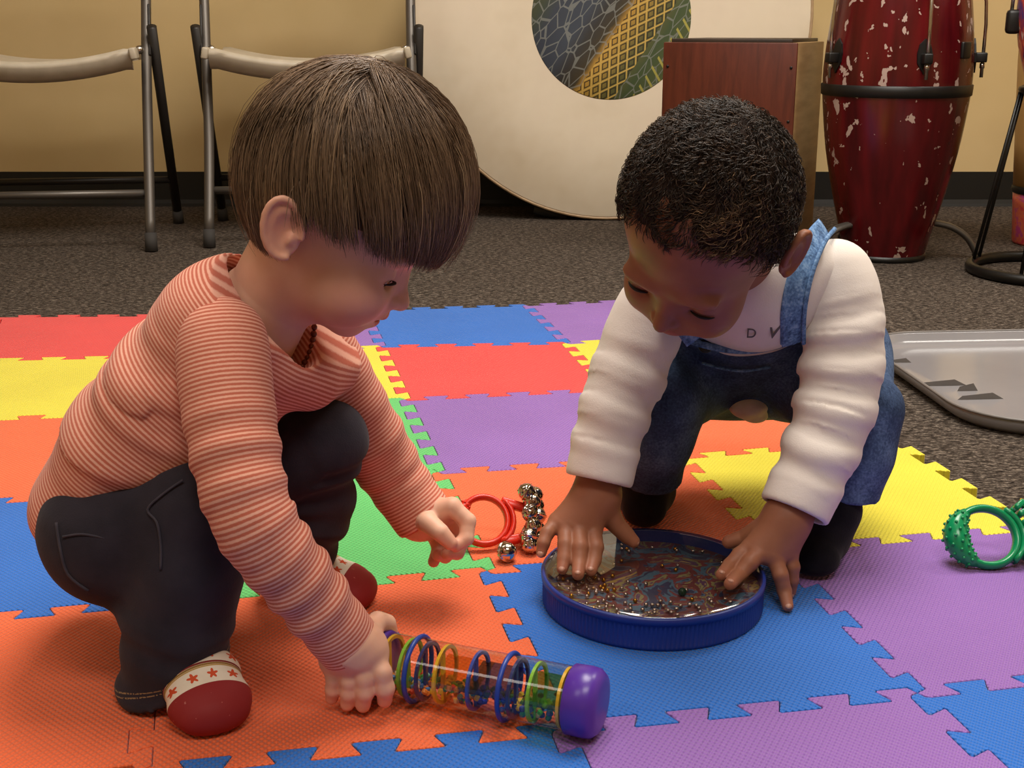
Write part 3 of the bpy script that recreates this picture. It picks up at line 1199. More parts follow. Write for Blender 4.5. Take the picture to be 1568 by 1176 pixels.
def surf(V, px, py, lift=0.0, rad=7.0):
    """nearest point of a vertex cloud to the photographer along a sight line"""
    q = V - C0
    cp, sp = math.cos(PITCH), math.sin(PITCH)
    d = q[:, 1] * cp - q[:, 2] * sp
    up = q[:, 1] * sp + q[:, 2] * cp
    u = 784 + FPX * q[:, 0] / d
    w_ = 588 - FPX * up / d
    e = (u - px) ** 2 + (w_ - py) ** 2
    k = e < rad * rad
    if not k.any():
        k = e <= np.partition(e, 12)[12]
    i = np.nonzero(k)[0][np.argmin(d[k])]
    return P(px, py, V[i, 1] - lift)


# ================================================================ toddler in the striped shirt
m_skin1 = skin_mat('fair_skin', '#e6b59b', '#dfa88d', '#d4705e')
m_pants1 = cloth_mat('dark_denim', '#2b272f', '#353039', 30, 0.85, 0.0012, 0.4)
t = NT(m_pants1)
hm = t.attr('hem').outputs['Fac']
ln1 = t.math('LESS_THAN', t.math('ABSOLUTE', t.math('SUBTRACT', hm, 0.0125)), 0.0005)
ln2 = t.math('LESS_THAN', t.math('ABSOLUTE', t.math('SUBTRACT', hm, 0.0155)), 0.0005)
dash = t.math('GREATER_THAN', t.noise(500, 1, t.obj()), 0.45)
prev_ = t.b.inputs['Base Color'].links[0].from_socket
t.color(t.mix(t.math('MULTIPLY', t.math('MULTIPLY', t.math('MAXIMUM', ln1, ln2), dash), 0.8), prev_, lin('#9a7f5a')))
m_hair1 = hair_mat('brown_hair', [(0.0, '#4b3828'), (0.35, '#6c543f'), (0.65, '#846a52'), (0.9, '#9f8364'), (1.0, '#bb9e7b')])
m_hair1cap = mat('brown_hair_base', '#503e31', 0.7, spec=0.2)

m_stripe = mat('striped_jersey', '#d2603f', 0.9, spec=0.1)
t = NT(m_stripe)
sc_ = t.attr('sc').outputs['Fac']
v = t.obj()
jit = t.math('MULTIPLY', t.math('SUBTRACT', t.noise(400, 2, v), 0.5), 0.0006)
ph = t.math('FRACT', t.math('DIVIDE', t.math('ADD', sc_, jit), 0.0034))
tri = t.math('ABSOLUTE', t.math('SUBTRACT', ph, 0.5))
c = t.ramp(tri, [(0.15, lin('#eeb29c')), (0.32, lin('#c76c57'))])
t.color(c)
t.bump(t.noise(900, 2, v), 0.3, 0.0006)
t.b.inputs['Sheen Weight'].default_value = 0.1

PER1 = empty('person', (-0.24, 1.0, 0.012), label='squatting toddler in coral striped shirt, dark trousers and starred socks', cat='person')

# ---------- skeleton places
H1R = frame(math.radians(0), math.radians(28), math.radians(0))
H1O = P(455, 362, 0.935) + vec(0, 0.066, 0)


def h1(x, y, z):
    return H1O + H1R @ vec(x, y, z)


near_sleeve = [P(340, 522, 0.935), P(352, 640, 0.905), P(385, 790, 0.875), P(458, 890, 0.885), P(536, 988, 0.905)]
far_sleeve = [P(488, 545, 1.085), P(560, 660, 1.10), P(602, 728, 1.11), P(650, 795, 1.105)]
spine = [P(140, 768, 1.0), P(212, 660, 1.0), P(292, 577, 1.005), P(370, 512, 1.01), P(413, 462, 1.01)]

# ---------- body: one mesh (head and neck, torso, arms, legs, hands)
def head_sdf(v, hf, HR, neck, slit=0.0026, nr=(0.046, 0.036, 0.036, 0.04)):
    E = lambda c, r, k=0.012, op='add': v.ell(hf(*c), r, HR, k, op)
    E((0.011, 0, 0.048), (0.075, 0.067, 0.080))
    E((0.038, 0, -0.010), (0.046, 0.051, 0.050), 0.02)
    E((0.040, 0, -0.036), (0.032, 0.038, 0.028), 0.02)
    for s in (-1, 1):
        E((0.053, s * 0.031, -0.027), (0.026, 0.021, 0.025), 0.015)
        E((0.076, s * 0.024, 0.014), (0.010, 0.02, 0.008), 0.012)
    E((0.060, 0, -0.059), (0.012, 0.014, 0.010), 0.014)
    E((0.069, 0, -0.036), (0.015, 0.021, 0.016), 0.012)
    for s in (-1, 1):
        E((0.092, s * 0.029, -0.003), (0.020, 0.015, 0.010), 0.010, 'sub')
    v.chain([hf(0.0795, 0, 0.003), hf(0.0845, 0, -0.013), hf(0.0905, 0, -0.0235)], [0.0055, 0.0062, 0.0074], 0.007)
    for s in (-1, 1):
        E((0.0838, s * 0.0080, -0.0258), (0.0062, 0.0045, 0.0050), 0.004)
        E((0.0870, s * 0.0042, -0.0320), (0.003, 0.0018, 0.003), 0.0015, 'sub')
    E((0.0805, 0, -0.0390), (0.0066, 0.0130, 0.0046), 0.004)
    E((0.0760, 0, -0.0475), (0.0060, 0.0110, 0.0044), 0.004)
    E((0.0840, 0, -0.0430), (0.0125, 0.0180, 0.0011), 0.0025, 'sub')
    # lids
    for s in (-1, 1):
        E((0.0640, s * 0.029, -0.0030), (0.0138, 0.0140, 0.0138), 0.003)
        E((0.0800, s * 0.030, -0.0085), (0.010, 0.0125, slit), 0.001, 'sub')
    # ears
    for s in (-1, 1):
        th = math.radians(28)
        lo_ = vec(-math.sin(th) * 0.9, s * 0.12, math.cos(th))
        lo_ = unit(lo_)
        ou = unit(vec(0.25, s * 1.0, 0.05) - lo_ * float(vec(0.25, s * 1.0, 0.05) @ lo_))
        wi = np.cross(lo_, ou)
        R_ = HR @ np.stack([lo_, ou, wi], 1)
        cc = vec(-0.012, s * 0.0725, 0.0025)
        v.ell(hf(*cc), (0.0235, 0.0050, 0.0150), R_, 0.004)
        ring = []
        for q in range(15):
            a = math.radians(-60 + 300 * q / 14)
            w_ = 0.0022 * (1 if True else 1)
            ring.append(hf(*(cc + lo_ * (0.0222 * math.sin(a + PI / 2 - 0.9)) * 1.0 + wi * (0.0140 * math.cos(a + PI / 2 - 0.9)) * (-1 if s > 0 else 1) + ou * 0.0035)))
        v.chain(ring, [0.0028] * 15, 0.002)
        v.ell(hf(*(cc + ou * 0.0052 + vec(0.004, 0, -0.002))), (0.0155, 0.0058, 0.0098), R_, 0.0025, 'sub')
        v.ell(hf(*(cc + vec(0.009, s * -0.001, -0.006))), (0.0035, 0.004, 0.006), HR, 0.003)
    # neck
    v.chain(neck + [hf(0.0, 0, -0.02), hf(0.008, 0, 0.01)], nr, 0.018)


lo = h1(0.013, 0, 0.03) - 0.16
hi = h1(0.013, 0, 0.03) + 0.13
v = Vol(lo, hi, 0.0016)
head_sdf(v, h1, H1R, [P(372, 505, 1.012), P(418, 452, 1.008)], 0.0050)
VB, QB = v.mesh()
VB = relax(VB, QB, 1, 0.4)
parts = [(VB, QB)]


def hand_vol(fn, pts, pad=0.02, h=0.0010):
    A = np.array(pts)
    v = Vol(A.min(0) - pad, A.max(0) + pad, h)
    fn(v)
    return v.mesh()


NH = dict(w0=P(500, 945, 0.897), w=P(541, 990, 0.903),
          idx=[P(566, 992, 0.903), P(585, 1030, 0.891), P(590, 1054, 0.890), P(589, 1072, 0.893)],
          mid=[P(549, 1000, 0.903), P(558, 1038, 0.890), P(559, 1060, 0.889), P(556, 1080, 0.892)],
          rin=[P(530, 1005, 0.905), P(535, 1042, 0.893), P(534, 1061, 0.893), P(532, 1078, 0.895)],
          pin=[P(513, 1010, 0.908), P(512, 1041, 0.899), P(510, 1056, 0.899), P(508, 1069, 0.901)],
          thm=[P(560, 972, 0.915), P(578, 952, 0.930), P(592, 955, 0.940), P(598, 972, 0.944)])


def near_hand(v):
    w_ = NH['w']
    v.chain([NH['w0'], w_], [0.0215, 0.0195], 0.01)
    for f_, r0 in (('idx', 0.0098), ('mid', 0.0100), ('rin', 0.0098), ('pin', 0.0090)):
        v.chain([w_, NH[f_][0]], [0.0165, r0 - 0.0012], 0.014)
    v.chain([NH[q][0] * 0.9 + NH[q][1] * 0.1 for q in ('idx', 'mid', 'rin', 'pin')], [0.0090, 0.0094, 0.0092, 0.0082], 0.014)
    v.chain([NH[q][0] * 0.45 + NH[q][1] * 0.55 + vec(0, 0.004, 0) for q in ('idx', 'mid', 'rin', 'pin')], [0.0066, 0.0068, 0.0064, 0.0058], 0.008)
    for f_, rr_ in (('idx', (0.0082, 0.0074, 0.0070, 0.0060)), ('mid', (0.0078, 0.0070, 0.0066, 0.0058)), ('rin', (0.0076, 0.0068, 0.0063, 0.0056)), ('pin', (0.0070, 0.0064, 0.0058, 0.0051))):
        v.chain(NH[f_], rr_, 0.0035, kin=0.003)
    v.chain([w_] + NH['thm'], (0.014, 0.011, 0.0085, 0.0078, 0.0065), 0.006)


allp = [NH['w0'], NH['w']] + sum([NH[q] for q in ('idx', 'mid', 'rin', 'pin', 'thm')], [])
parts.append(hand_vol(near_hand, allp))
NHP = NH

FH = dict(w0=P(622, 765, 1.11), w=P(643, 790, 1.103),
          thm=[P(655, 800, 1.078), P(674, 815, 1.066), P(689, 831, 1.066)],
          idx=[P(692, 776, 1.090), P(716, 798, 1.086), P(714, 824, 1.078), P(698, 836, 1.072)],
          mid=[P(684, 788, 1.104), P(712, 818, 1.100), P(700, 846, 1.090), P(684, 848, 1.080)],
          rin=[P(674, 800, 1.114), P(695, 832, 1.110), P(682, 852, 1.098), P(670, 850, 1.09)],
          pin=[P(662, 812, 1.118), P(672, 840, 1.112), P(664, 860, 1.100)])


def far_hand(v):
    v.chain([FH['w0'], FH['w']], [0.0205, 0.019], 0.01)
    for f_ in ('idx', 'mid', 'rin', 'pin'):
        v.chain([FH['w'], FH[f_][0]], [0.0165, 0.0088], 0.013)
    for f_, rr_ in (('idx', (0.0084, 0.0076, 0.0068, 0.0058)), ('mid', (0.0082, 0.0074, 0.0066, 0.0056)), ('rin', (0.0080, 0.0070, 0.0062, 0.0054)), ('pin', (0.0074, 0.0064, 0.0054))):
        v.chain(FH[f_], rr_, 0.0026, kin=0.002)
    v.chain([FH['w']] + FH['thm'], (0.013, 0.0095, 0.0082, 0.0066), 0.004)


allp = [FH['w0'], FH['w']] + sum([FH[q] for q in ('idx', 'mid', 'rin', 'pin', 'thm')], [])
parts.append(hand_vol(far_hand, allp))

# torso and limbs under the clothes
near_leg = [P(165, 805, 0.955), P(330, 768, 0.935), P(285, 930, 0.93), P(264, 1050, 0.935)]
far_leg = [P(185, 800, 1.055), P(497, 672, 1.055), P(462, 820, 1.095), P(432, 885, 1.105)]
v = Vol((-0.5, 0.78, 0.0), (0.02, 1.22, 0.48), 0.004)
v.chain(spine, [0.034, 0.038, 0.038, 0.03, 0.02], 0.02, flat=((0.1, 1, 0), 1.4))
for pts_, rr_ in ((near_sleeve, [0.02, 0.02, 0.018, 0.016, 0.0155]), (far_sleeve, [0.018, 0.018, 0.017, 0.0155])):
    v.chain([spine[3]] + pts_, [0.022] + rr_, 0.01)
for pts_ in (near_leg, far_leg):
    v.chain([spine[0]] + pts_, [0.035, 0.035, 0.026, 0.023, 0.018], 0.02)
v.chain([spine[3], spine[4]], [0.026, 0.02], 0.01)
v.half((0, 0, 0.016), (0, 0, -1))
parts.append(v.mesh())
off = 0
Vs, Qs = [], []
for a_, q_ in parts:
    Vs.append(a_)
    Qs.append(q_ + off)
    off += len(a_)
V = np.concatenate(Vs)
Q = np.concatenate(Qs)
# blush: cheeks, lips, fingertips, ear
L = (V - H1O) @ H1R
bl = np.zeros(len(V))
for c_, r_, a_ in (((0.058, -0.044, -0.030), 0.026, 0.38), ((0.058, 0.044, -0.030), 0.026, 0.38), ((-0.012, -0.075, 0.002), 0.03, 0.35), ((0.087, 0, -0.019), 0.010, 0.25)):
    bl = np.maximum(bl, a_ * np.exp(-(np.linalg.norm(L - np.array(c_), axis=1) / r_) ** 2 * 1.4))
lips = (np.abs(L[:, 2] + 0.0425) < 0.0085 * np.clip(1 - (L[:, 1] / 0.0150) ** 2, 0, 1)) & (L[:, 0] > 0.070) & (np.abs(L[:, 1]) < 0.016)
bl = np.where(lips, 0.8, bl)
for hh in (NH, FH):
    for f_ in ('idx', 'mid', 'rin', 'pin', 'thm'):
        bl = np.maximum(bl, 0.4 * np.exp(-(np.linalg.norm(V - hh[f_][-1], axis=1) / 0.008) ** 2))
body1 = put('body', V, Q, m_skin1, PER1, attrs={'blush': bl})

# eyes and lashes
m_eye = mat('eye_white', '#d8d0c8', 0.15)
t = NT(m_eye)
r_ = t.attr('iris').outputs['Fac']
t.color(t.ramp(r_, [(0.0, lin('#0a0706')), (0.30, lin('#0d0806')), (0.34, lin('#3a2417')), (0.62, lin('#2c1a10')), (0.66, lin('#d8d0c8'))], 'LINEAR'))
m_lash = mat('lash', '#171009', 0.7)


def eyeball(c, look, r, root, parent):
    b = MB()
    b.sphere(c - np.array(root.location), r, 24, 16)
    o = b.build('eyeball', m_eye, root)
    me = o.data
    co = np.array([q.co for q in me.vertices]) - (c - np.array(root.location))
    ang = np.arccos(np.clip((co / r) @ unit(look), -1, 1))
    set_attr(me, 'iris', np.clip(ang / 0.85, 0, 1))
    return o


for s in (-1, 1):
    eyeball(h1(0.0640, s * 0.029, -0.0035), H1R @ vec(0.9, 0, -0.45), 0.0126, PER1, body1)
    b = MB()
    pts = [h1(0.0640 + 0.0150 * math.cos(q), s * 0.029 + s * 0.0150 * math.sin(q), -0.0058 - 0.0030 * (1 - math.cos(q * 1.3))) - np.array(PER1.location) for q in np.linspace(-0.5, 0.95, 9)]
    b.tube(pts, [0.0004, 0.0008, 0.0011, 0.0013, 0.0014, 0.0014, 0.0013, 0.0010, 0.0005], 6, flat=(0.8, 1.6))
    b.build('eyelashes', m_lash, PER1)
    pts = [h1(0.0855 - 0.014 * (q / 1.2) ** 2, s * (0.017 + 0.024 * q), 0.0215 + 0.004 * q - 0.005 * q * q) - np.array(PER1.location) for q in np.linspace(0, 1, 6)]

# ---------- shirt
def fold_disp(per, amp, seed, tilt=(0, 0, 0), s0=0.0, s1=9.0, lo=0.0):
    wn = wob(seed, 4, 20, 60)

    def fn(s_, x, y, z):
        ph_ = 2 * PI * s_ / per + 1.8 * wn(x, y, z) + tilt[0] * x + tilt[1] * y + tilt[2] * z
        wv_ = np.sin(ph_)
        wv_ = np.where(wv_ > 0, wv_, 0.5 * wv_)
        env = np.clip((s_ - s0) / 0.03, 0, 1) * np.clip((s1 - s_) / 0.03, 0, 1)
        return amp * wv_ * env * (0.6 + 0.4 * wn(y, z, x))
    return fn


lat_s = unit((0.42, 0.90, 0.0))
NKP, NKN = P(421, 472, 1.0), unit((0.76, -0.12, 0.62))
v = Vol((-0.50, 0.84, 0.08), (-0.06, 1.20, 0.48), 0.0024)
fl = [((0, 1, 0), 1.62), ((0.1, 1, 0), 1.62), ((0.25, 1, 0), 1.62), (lat_s, 1.7)]
wtor = wob(7, 5, 25, 70)


def tor_disp(s_, x, y, z):
    # hanging diagonal folds on the flank
    ph_ = 2 * PI * (0.8 * s_ + 0.55 * (z - 0.25) - 0.25 * (y - 1)) / 0.044 + 2.2 * wtor(x, y, z)
    f_ = np.maximum(np.sin(ph_), -0.3)
    env = np.clip((s_ - 0.03) / 0.04, 0, 1) * np.clip((0.19 - s_) / 0.05, 0, 1)
    return 0.0019 * f_ * env + 0.0010 * wtor(y, z, x)


v.chain(spine, [0.0465, 0.0490, 0.0525, 0.0480, 0.036], 0.02, flat=fl, disp=tor_disp, kin=0.02, pad=0.006)
# shoulder yoke
v.chain([P(352, 505, 0.95), P(400, 470, 1.0), P(478, 525, 1.07)], [0.031, 0.034, 0.030], 0.03)
v.ell(P(335, 475, 0.99), (0.04, 0.06, 0.036), None, 0.03)
v.chain([P(418, 560, 0.99), P(470, 575, 1.03), P(505, 560, 1.06)], [0.03, 0.03, 0.026], 0.025)
# belly
v.ell(P(300, 660, 0.99), (0.06, 0.068, 0.055), None, 0.03)
# collar cut and neck opening
v.half(NKP, NKN)
v.chain([NKP - NKN * 0.03, NKP + NKN * 0.06], [0.0395, 0.043], 0.004, 'sub', flat=(np.cross(NKN, lat_s), 1.34))
# hem at the back and over the thigh
hem_n = unit((-0.62, 0, -0.62))
v.half(P(108, 800, 1.0), unit(spine[0] - spine[1]), 0.004)
V, Q = v.mesh()
V = relax(V, Q, 1, 0.4)
shirt1 = put('shirt', V, Q, m_stripe, PER1, attrs={'sc': along(V, spine, 0.03)})
# collar binding
def binding(v0, q0, p, n, r, name, m, root, parent, keep=None):
    pass


# sleeves
for pts_, rr_, sd, h_ in ((near_sleeve, [RP(70, 0.93), RP(70, 0.9), RP(64, 0.875), RP(57, 0.88), RP(50, 0.905)], 3, 0.0019),
                          (far_sleeve, [0.036, 0.030, 0.027, 0.0255], 5, 0.0022)):
    A = np.array(pts_)
    v = Vol(A.min(0) - 0.055, A.max(0) + 0.055, h_)
    dvec = unit(pts_[-1] - pts_[-2])
    ln = sum(np.linalg.norm(pts_[i + 1] - pts_[i]) for i in range(len(pts_) - 1))
    sp = smooth_path(pts_, 3)
    rsp = list(np.interp(np.linspace(0, len(rr_) - 1, len(sp)), range(len(rr_)), rr_))
    d1 = fold_disp(0.026, 0.0022, sd, (0, 0, 25), 0.05, ln - 0.02)
    v.chain(sp + [sp[-1] + dvec * 0.02], rsp + [rsp[-1]], 0.0, disp=d1, kin=0.008, pad=0.004)
    end = pts_[-1] + dvec * 0.002
    v.half(end, dvec, 0.003)
    v.chain([end - dvec * 0.012, end + dvec * 0.02], [rr_[-1] - 0.0035, rr_[-1] - 0.0022], 0.002, 'sub')
    # shoulder end tucked into the yoke
    V, Q = v.mesh()
    V = relax(V, Q, 1, 0.4)
    put('sleeve', V, Q, m_stripe, PER1, shirt1, attrs={'sc': along(V, sp, 0.022)})

# ---------- trousers
wp = wob(21, 6, 30, 110)


def pant_disp(s_, x, y, z):
    return 0.0022 * wp(x, y, z) + 0.0016 * np.sin(2 * PI * s_ / 0.03 + 3 * wp(z, x, y)) * np.clip((s_ - 0.16) / 0.04, 0, 1)


v = Vol((-0.47, 0.79, 0.0), (-0.07, 1.20, 0.33), 0.0024)
v.ell(P(182, 822, 0.965), (RP(100, 0.965), 0.062, RP(106, 0.965)), None, 0.02)
v.ell(P(196, 815, 1.045), (RP(98, 1.045), 0.06, RP(100, 1.04)), None, 0.03)
v.chain([P(158, 772, 1.0), P(205, 737, 1.0)], [0.047, 0.046], 0.03, flat=((0, 1, 0), 1.5))
ln_ = [P(165, 812, 0.955), P(318, 775, 0.935), P(290, 870, 0.928), P(270, 950, 0.928), P(264, 1050, 0.930), P(262, 1085, 0.932)]
v.chain(ln_, [0.047, 0.0395, 0.0385, 0.0395, 0.0385, 0.0385], 0.02, disp=pant_disp, kin=0.02)
lf_ = [P(190, 800, 1.05), P(494, 674, 1.055), P(476, 770, 1.08), P(455, 865, 1.10), P(448, 890, 1.105)]
v.chain(lf_, [0.052, RP(63, 1.055), RP(60, 1.08), RP(52, 1.1), RP(50, 1.1)], 0.02, disp=pant_disp, kin=0.02)
# hems
hn = unit(ln_[-1] - ln_[-3] + vec(-0.012, 0.004, -0.01))
dn_ = unit(vec(0.30, 0.05, -1.0))
V0 = v
hemc = P(268, 1046, 0.925)
sl, X = v.sub(hemc - 0.07, hemc + 0.07)
d_ = (X[0] - hemc[0]) * dn_[0] + (X[1] - hemc[1]) * dn_[1] + (X[2] - hemc[2]) * dn_[2]
v.F[sl] = np.maximum(v.F[sl], d_.astype(np.float32))
hemf = P(450, 893, 1.105)
dnf = unit(lf_[-1] - lf_[-3])
sl, X = v.sub(hemf - 0.06, hemf + 0.06)
d_ = (X[0] - hemf[0]) * dnf[0] + (X[1] - hemf[1]) * dnf[1] + (X[2] - hemf[2]) * dnf[2]
v.F[sl] = np.maximum(v.F[sl], d_.astype(np.float32))
v.half((0, 0, 0.0135), (0, 0, -1), 0.002)
V, Q = v.mesh()
V = relax(V, Q, 1, 0.4)
hemd = -((V - hemc) @ dn_)
hemd = np.where((np.linalg.norm(V - hemc, axis=1) < 0.06) & (hemd > -0.001), hemd, 1.0)
pants1 = put('trousers', V, Q, m_pants1, PER1, attrs={'hem': hemd})

m_seam1 = cloth_mat('dark_denim_seam', '#3f3a42', '#49434b', 60, 0.9)
PV1 = V


def seam_line(name, pxs, V, wdt, m, root, parent, lift=0.0002):
    b = MB()
    pts = [surf(V, x_, y_, lift, 8) - np.array(root.location) for x_, y_ in pxs]
    b.tube(smooth_path(pts, 4), 1.0, 6, flat=(0.0007, wdt), up=(0, -1, 0.4))
    return b.build(name, m, parent)


seam_line('trouser_seam', [(86, 800), (92, 840), (104, 880), (135, 905)], PV1, 0.0012, m_seam1, PER1, pants1)
seam_line('trouser_seam', [(280, 735), (250, 756), (226, 780), (240, 800), (246, 835), (246, 872)], PV1, 0.0010, m_seam1, PER1, pants1)
seam_line('trouser_seam', [(96, 822), (125, 818), (160, 824)], PV1, 0.0010, m_seam1, PER1, pants1)

# ---------- socks with stars and rubber toes
m_sock = mat('star_sock', '#e2d2c0', 0.85, spec=0.15)
t = NT(m_sock)
u_ = t.attr('u').outputs['Fac']
w_ = t.attr('w').outputs['Fac']


def star_mask(t, u0):
    b_ = t.math('DIVIDE', t.math('SUBTRACT', u_, u0), 0.0058)
    a_ = t.math('DIVIDE', t.math('MULTIPLY', t.math('SUBTRACT', t.math('FRACT', t.math('DIVIDE', w_, 0.0185)), 0.5), 0.0185), 0.0058)
    rr = t.math('SQRT', t.math('ADD', t.math('MULTIPLY', a_, a_), t.math('MULTIPLY', b_, b_)))
    th = t.math('ARCTAN2', a_, b_)
    lim = t.math('MULTIPLY_ADD', t.math('COSINE', t.math('MULTIPLY', th, 5)), 0.24, 0.66)
    return t.math('LESS_THAN', rr, lim)


c = t.mix(t.noise(80, 3, t.obj()), lin('#e8dac8'), lin('#d9c7b2'))
for u0 in (0.0455, 0.066, 0.087):
    c = t.mix(star_mask(t, u0), c, lin('#c9502f'))
for u0, hw, cc in ((0.0552, 0.0009, '#8f6a33'), (0.0572, 0.0009, '#7c2a24'), (0.0535, 0.0006, '#b08b4a'), (0.0765, 0.0009, '#7c2a24')):
    c = t.mix(t.math('LESS_THAN', t.math('ABSOLUTE', t.math('SUBTRACT', u_, u0)), hw), c, lin(cc))
toe = t.math('LESS_THAN', u_, 0.0365)
nz = t.noise(260, 2, t.obj())
tc = t.mix(t.math('GREATER_THAN', nz, 0.72), lin('#8c2a2a'), lin('#b0605a'))
t.color(t.mix(toe, c, tc))
t.val(t.b.inputs['Roughness'], t.math('MULTIPLY_ADD', toe, -0.28, 0.85))
for nm, toe_, heel_, ank in (('near', vec(-0.216, 0.852, 0), vec(-0.270, 0.955, 0), P(264, 1040, 0.935)), ('far', vec(-0.120, 1.088, 0), vec(-0.228, 1.112, 0), P(440, 880, 1.108))):
    ax = unit(toe_ - heel_)
    sd = vec(-ax[1], ax[0], 0)
    Z = lambda p_, z_: vec(p_[0], p_[1], z_)
    v = Vol(np.minimum(toe_, heel_) - vec(0.05, 0.05, -0.004), np.maximum(toe_, heel_) + vec(0.05, 0.05, 0.10), 0.0016)
    v.chain([Z(heel_ + ax * 0.018, 0.032), Z(toe_ - ax * 0.062, 0.036), Z(toe_ - ax * 0.034, 0.0285), Z(toe_ - ax * 0.022, 0.0255)], [0.0205, 0.0220, 0.0175, 0.0150], 0.01, flat=[(sd, 1.15), (sd, 1.4), (sd, 1.75)], kin=0.012)
    v.chain([Z(heel_ + ax * 0.026, 0.04), vec(*ank)], [0.024, 0.024], 0.015)
    v.half((0, 0, 0.0126), (0, 0, -1), 0.004)
    V, Q = v.mesh()
    V = relax(V, Q, 1, 0.4)
    uu = -((V - toe_) @ ax) + 0.30 * np.clip(V[:, 2] - 0.03, -0.012, 1)
    q_ = V - toe_
    ang = np.arctan2(q_ @ sd, V[:, 2] - 0.03)
    put('sock', V, Q, m_sock, PER1, attrs={'u': uu, 'w': ang * 0.027 + 0.004})

# ---------- hair: base cap and combed strands
HC, HRr = vec(0.0145, 0, 0.050), vec(0.0900, 0.0795, 0.0885)


def hair_cut(x, y):
    """local height at which the hair ends"""
    return np.interp(x, [-0.09, -0.03, -0.014, 0.0, 0.05, 0.075, 0.12], [-0.034, -0.036, -0.016, 0.018, 0.020, 0.024, 0.030])


v = Vol(h1(0.016, 0, 0.05) - 0.14, h1(0.016, 0, 0.05) + 0.14, 0.0022)
v.ell(h1(*HC), HRr - 0.0052, H1R, 0)
sl, X = v.sub(v.lo, v.lo + v.h * v.n)
D = [X[0] - np.float32(H1O[0]), X[1] - np.float32(H1O[1]), X[2] - np.float32(H1O[2])]
lx = D[0] * H1R[0, 0] + D[1] * H1R[1, 0] + D[2] * H1R[2, 0]
ly = D[0] * H1R[0, 1] + D[1] * H1R[1, 1] + D[2] * H1R[2, 1]
lz = D[0] * H1R[0, 2] + D[1] * H1R[1, 2] + D[2] * H1R[2, 2]
v.F[sl] = np.maximum(v.F[sl], (hair_cut(lx, ly) + 0.006 - lz).astype(np.float32))
V, Q = v.mesh()
hair1 = put('hair', V, Q, m_hair1cap, PER1)

rg = np.random.RandomState(5)
WAX = unit((-0.26, -0.12, 1.0))
e1 = unit(np.cross(WAX, (0, 1, 0)))
e2 = np.cross(WAX, e1)


def comb_hair(K, seed, lift0, lift1, amin=0.0, clumps=420, rad=0.00042):
    rg = np.random.RandomState(seed)
    cph = rg.uniform(0, 2 * PI, clumps)
    cst = rg.uniform(0, 1, clumps) ** 0.8
    ci = rg.randint(0, clumps, K)
    phi = cph[ci] + rg.normal(0, 0.035, K)
    a0f = np.clip(cst[ci] * 0.85 + rg.normal(0, 0.05, K), 0.0, 0.88)
    dep = rg.uniform(-0.002, 0.0045, K) + lift0
    al = np.linspace(0.02, 2.75, 70)
    tw = 0.30
    jw = rg.normal(0, 0.07, (K, 3))
    WJ = WAX + jw
    WJ /= np.linalg.norm(WJ, axis=1)[:, None]
    WJ = WJ[:, None, :]
    A, Ph = np.meshgrid(al, phi)
    Ph = Ph + tw * A * np.sin(Ph)

    def pos(A, Ph, off):
        d = np.cos(A)[..., None] * WJ + np.sin(A)[..., None] * (np.cos(Ph)[..., None] * e1 + np.sin(Ph)[..., None] * e2)
        d = d / np.linalg.norm(d, axis=-1, keepdims=True)
        return HC + d * (HRr + off[..., None])
    L_ = pos(A, Ph, np.zeros_like(A))
    below = L_[..., 2] < hair_cut(L_[..., 0], L_[..., 1])
    first = np.argmax(below, axis=1)
    first = np.where(below.any(1), first, 69)
    aend = al[first] + rg.normal(0, 0.045, K) + rg.exponential(0.02, K)
    N = 11
    tt = np.linspace(0, 1, N)
    a0 = a0f * aend
    AA = a0[:, None] + (aend - a0)[:, None] * tt[None, :]
    # strands of one clump gather toward the tip
    Pc = cph[ci][:, None] + (phi - cph[ci])[:, None] * (1.15 - 0.75 * tt[None, :]) + rg.normal(0, 0.012, K)[:, None] * tt[None, :]
    PP = Pc + tw * AA * np.sin(Pc)
    off = dep[:, None] * (0.3 + 0.7 * np.minimum(1, tt * 3))[None, :] + lift1 * (tt ** 2)[None, :] * rg.uniform(0.2, 1, K)[:, None]
    off = off - 0.006 * np.clip(1 - tt * 4, 0, 1)[None, :] * (a0f > 0.1)[:, None]
    Pl = pos(AA, PP, off)
    W_ = H1O + Pl @ H1R.T
    rnd = np.clip(0.45 + 0.13 * rg.normal(size=clumps)[ci] + rg.normal(0, 0.12, K), 0, 1)
    return W_, rad * rg.uniform(0.7, 1.25, K), rnd


W_, R_, rn = comb_hair(13000, 11, 0.0, 0.003, rad=0.00034)
strands('hair_strands', W_, R_, m_hair1, PER1, hair1, rn)['kind'] = 'stuff'
W_, R_, rn = comb_hair(160, 12, 0.004, 0.007, rad=0.00026)
strands('flyaway_hair', W_, R_, m_hair1, PER1, hair1, np.clip(rn + 0.25, 0, 1))['kind'] = 'stuff'

# ---------- amber bead necklace
m_amber = mat('amber_bead', '#7a3618', 0.15, **{'Transmission Weight': 0.25})
nb_c = NKP - NKN * 0.004
nlat = lat_s
nfw = unit(np.cross(nlat, NKN))
if nfw[0] < 0:
    nfw = -nfw
b = MB()
for k in range(64):
    a = 2 * PI * k / 64
    p_ = nb_c + nlat * (0.043 * math.cos(a)) + nfw * ((0.052 if math.sin(a) > 0 else 0.044) * math.sin(a)) - NKN * (0.012 * max(0, math.sin(a))) + NKN * 0.008 * math.cos(2 * a)
    b.sphere(p_ - np.array(PER1.location), 0.0026 * rg.uniform(0.85, 1.15), 7, 5, (1, 0.9, 1.1))
b.build('bead_necklace', m_amber, PER1)['kind'] = 'stuff'
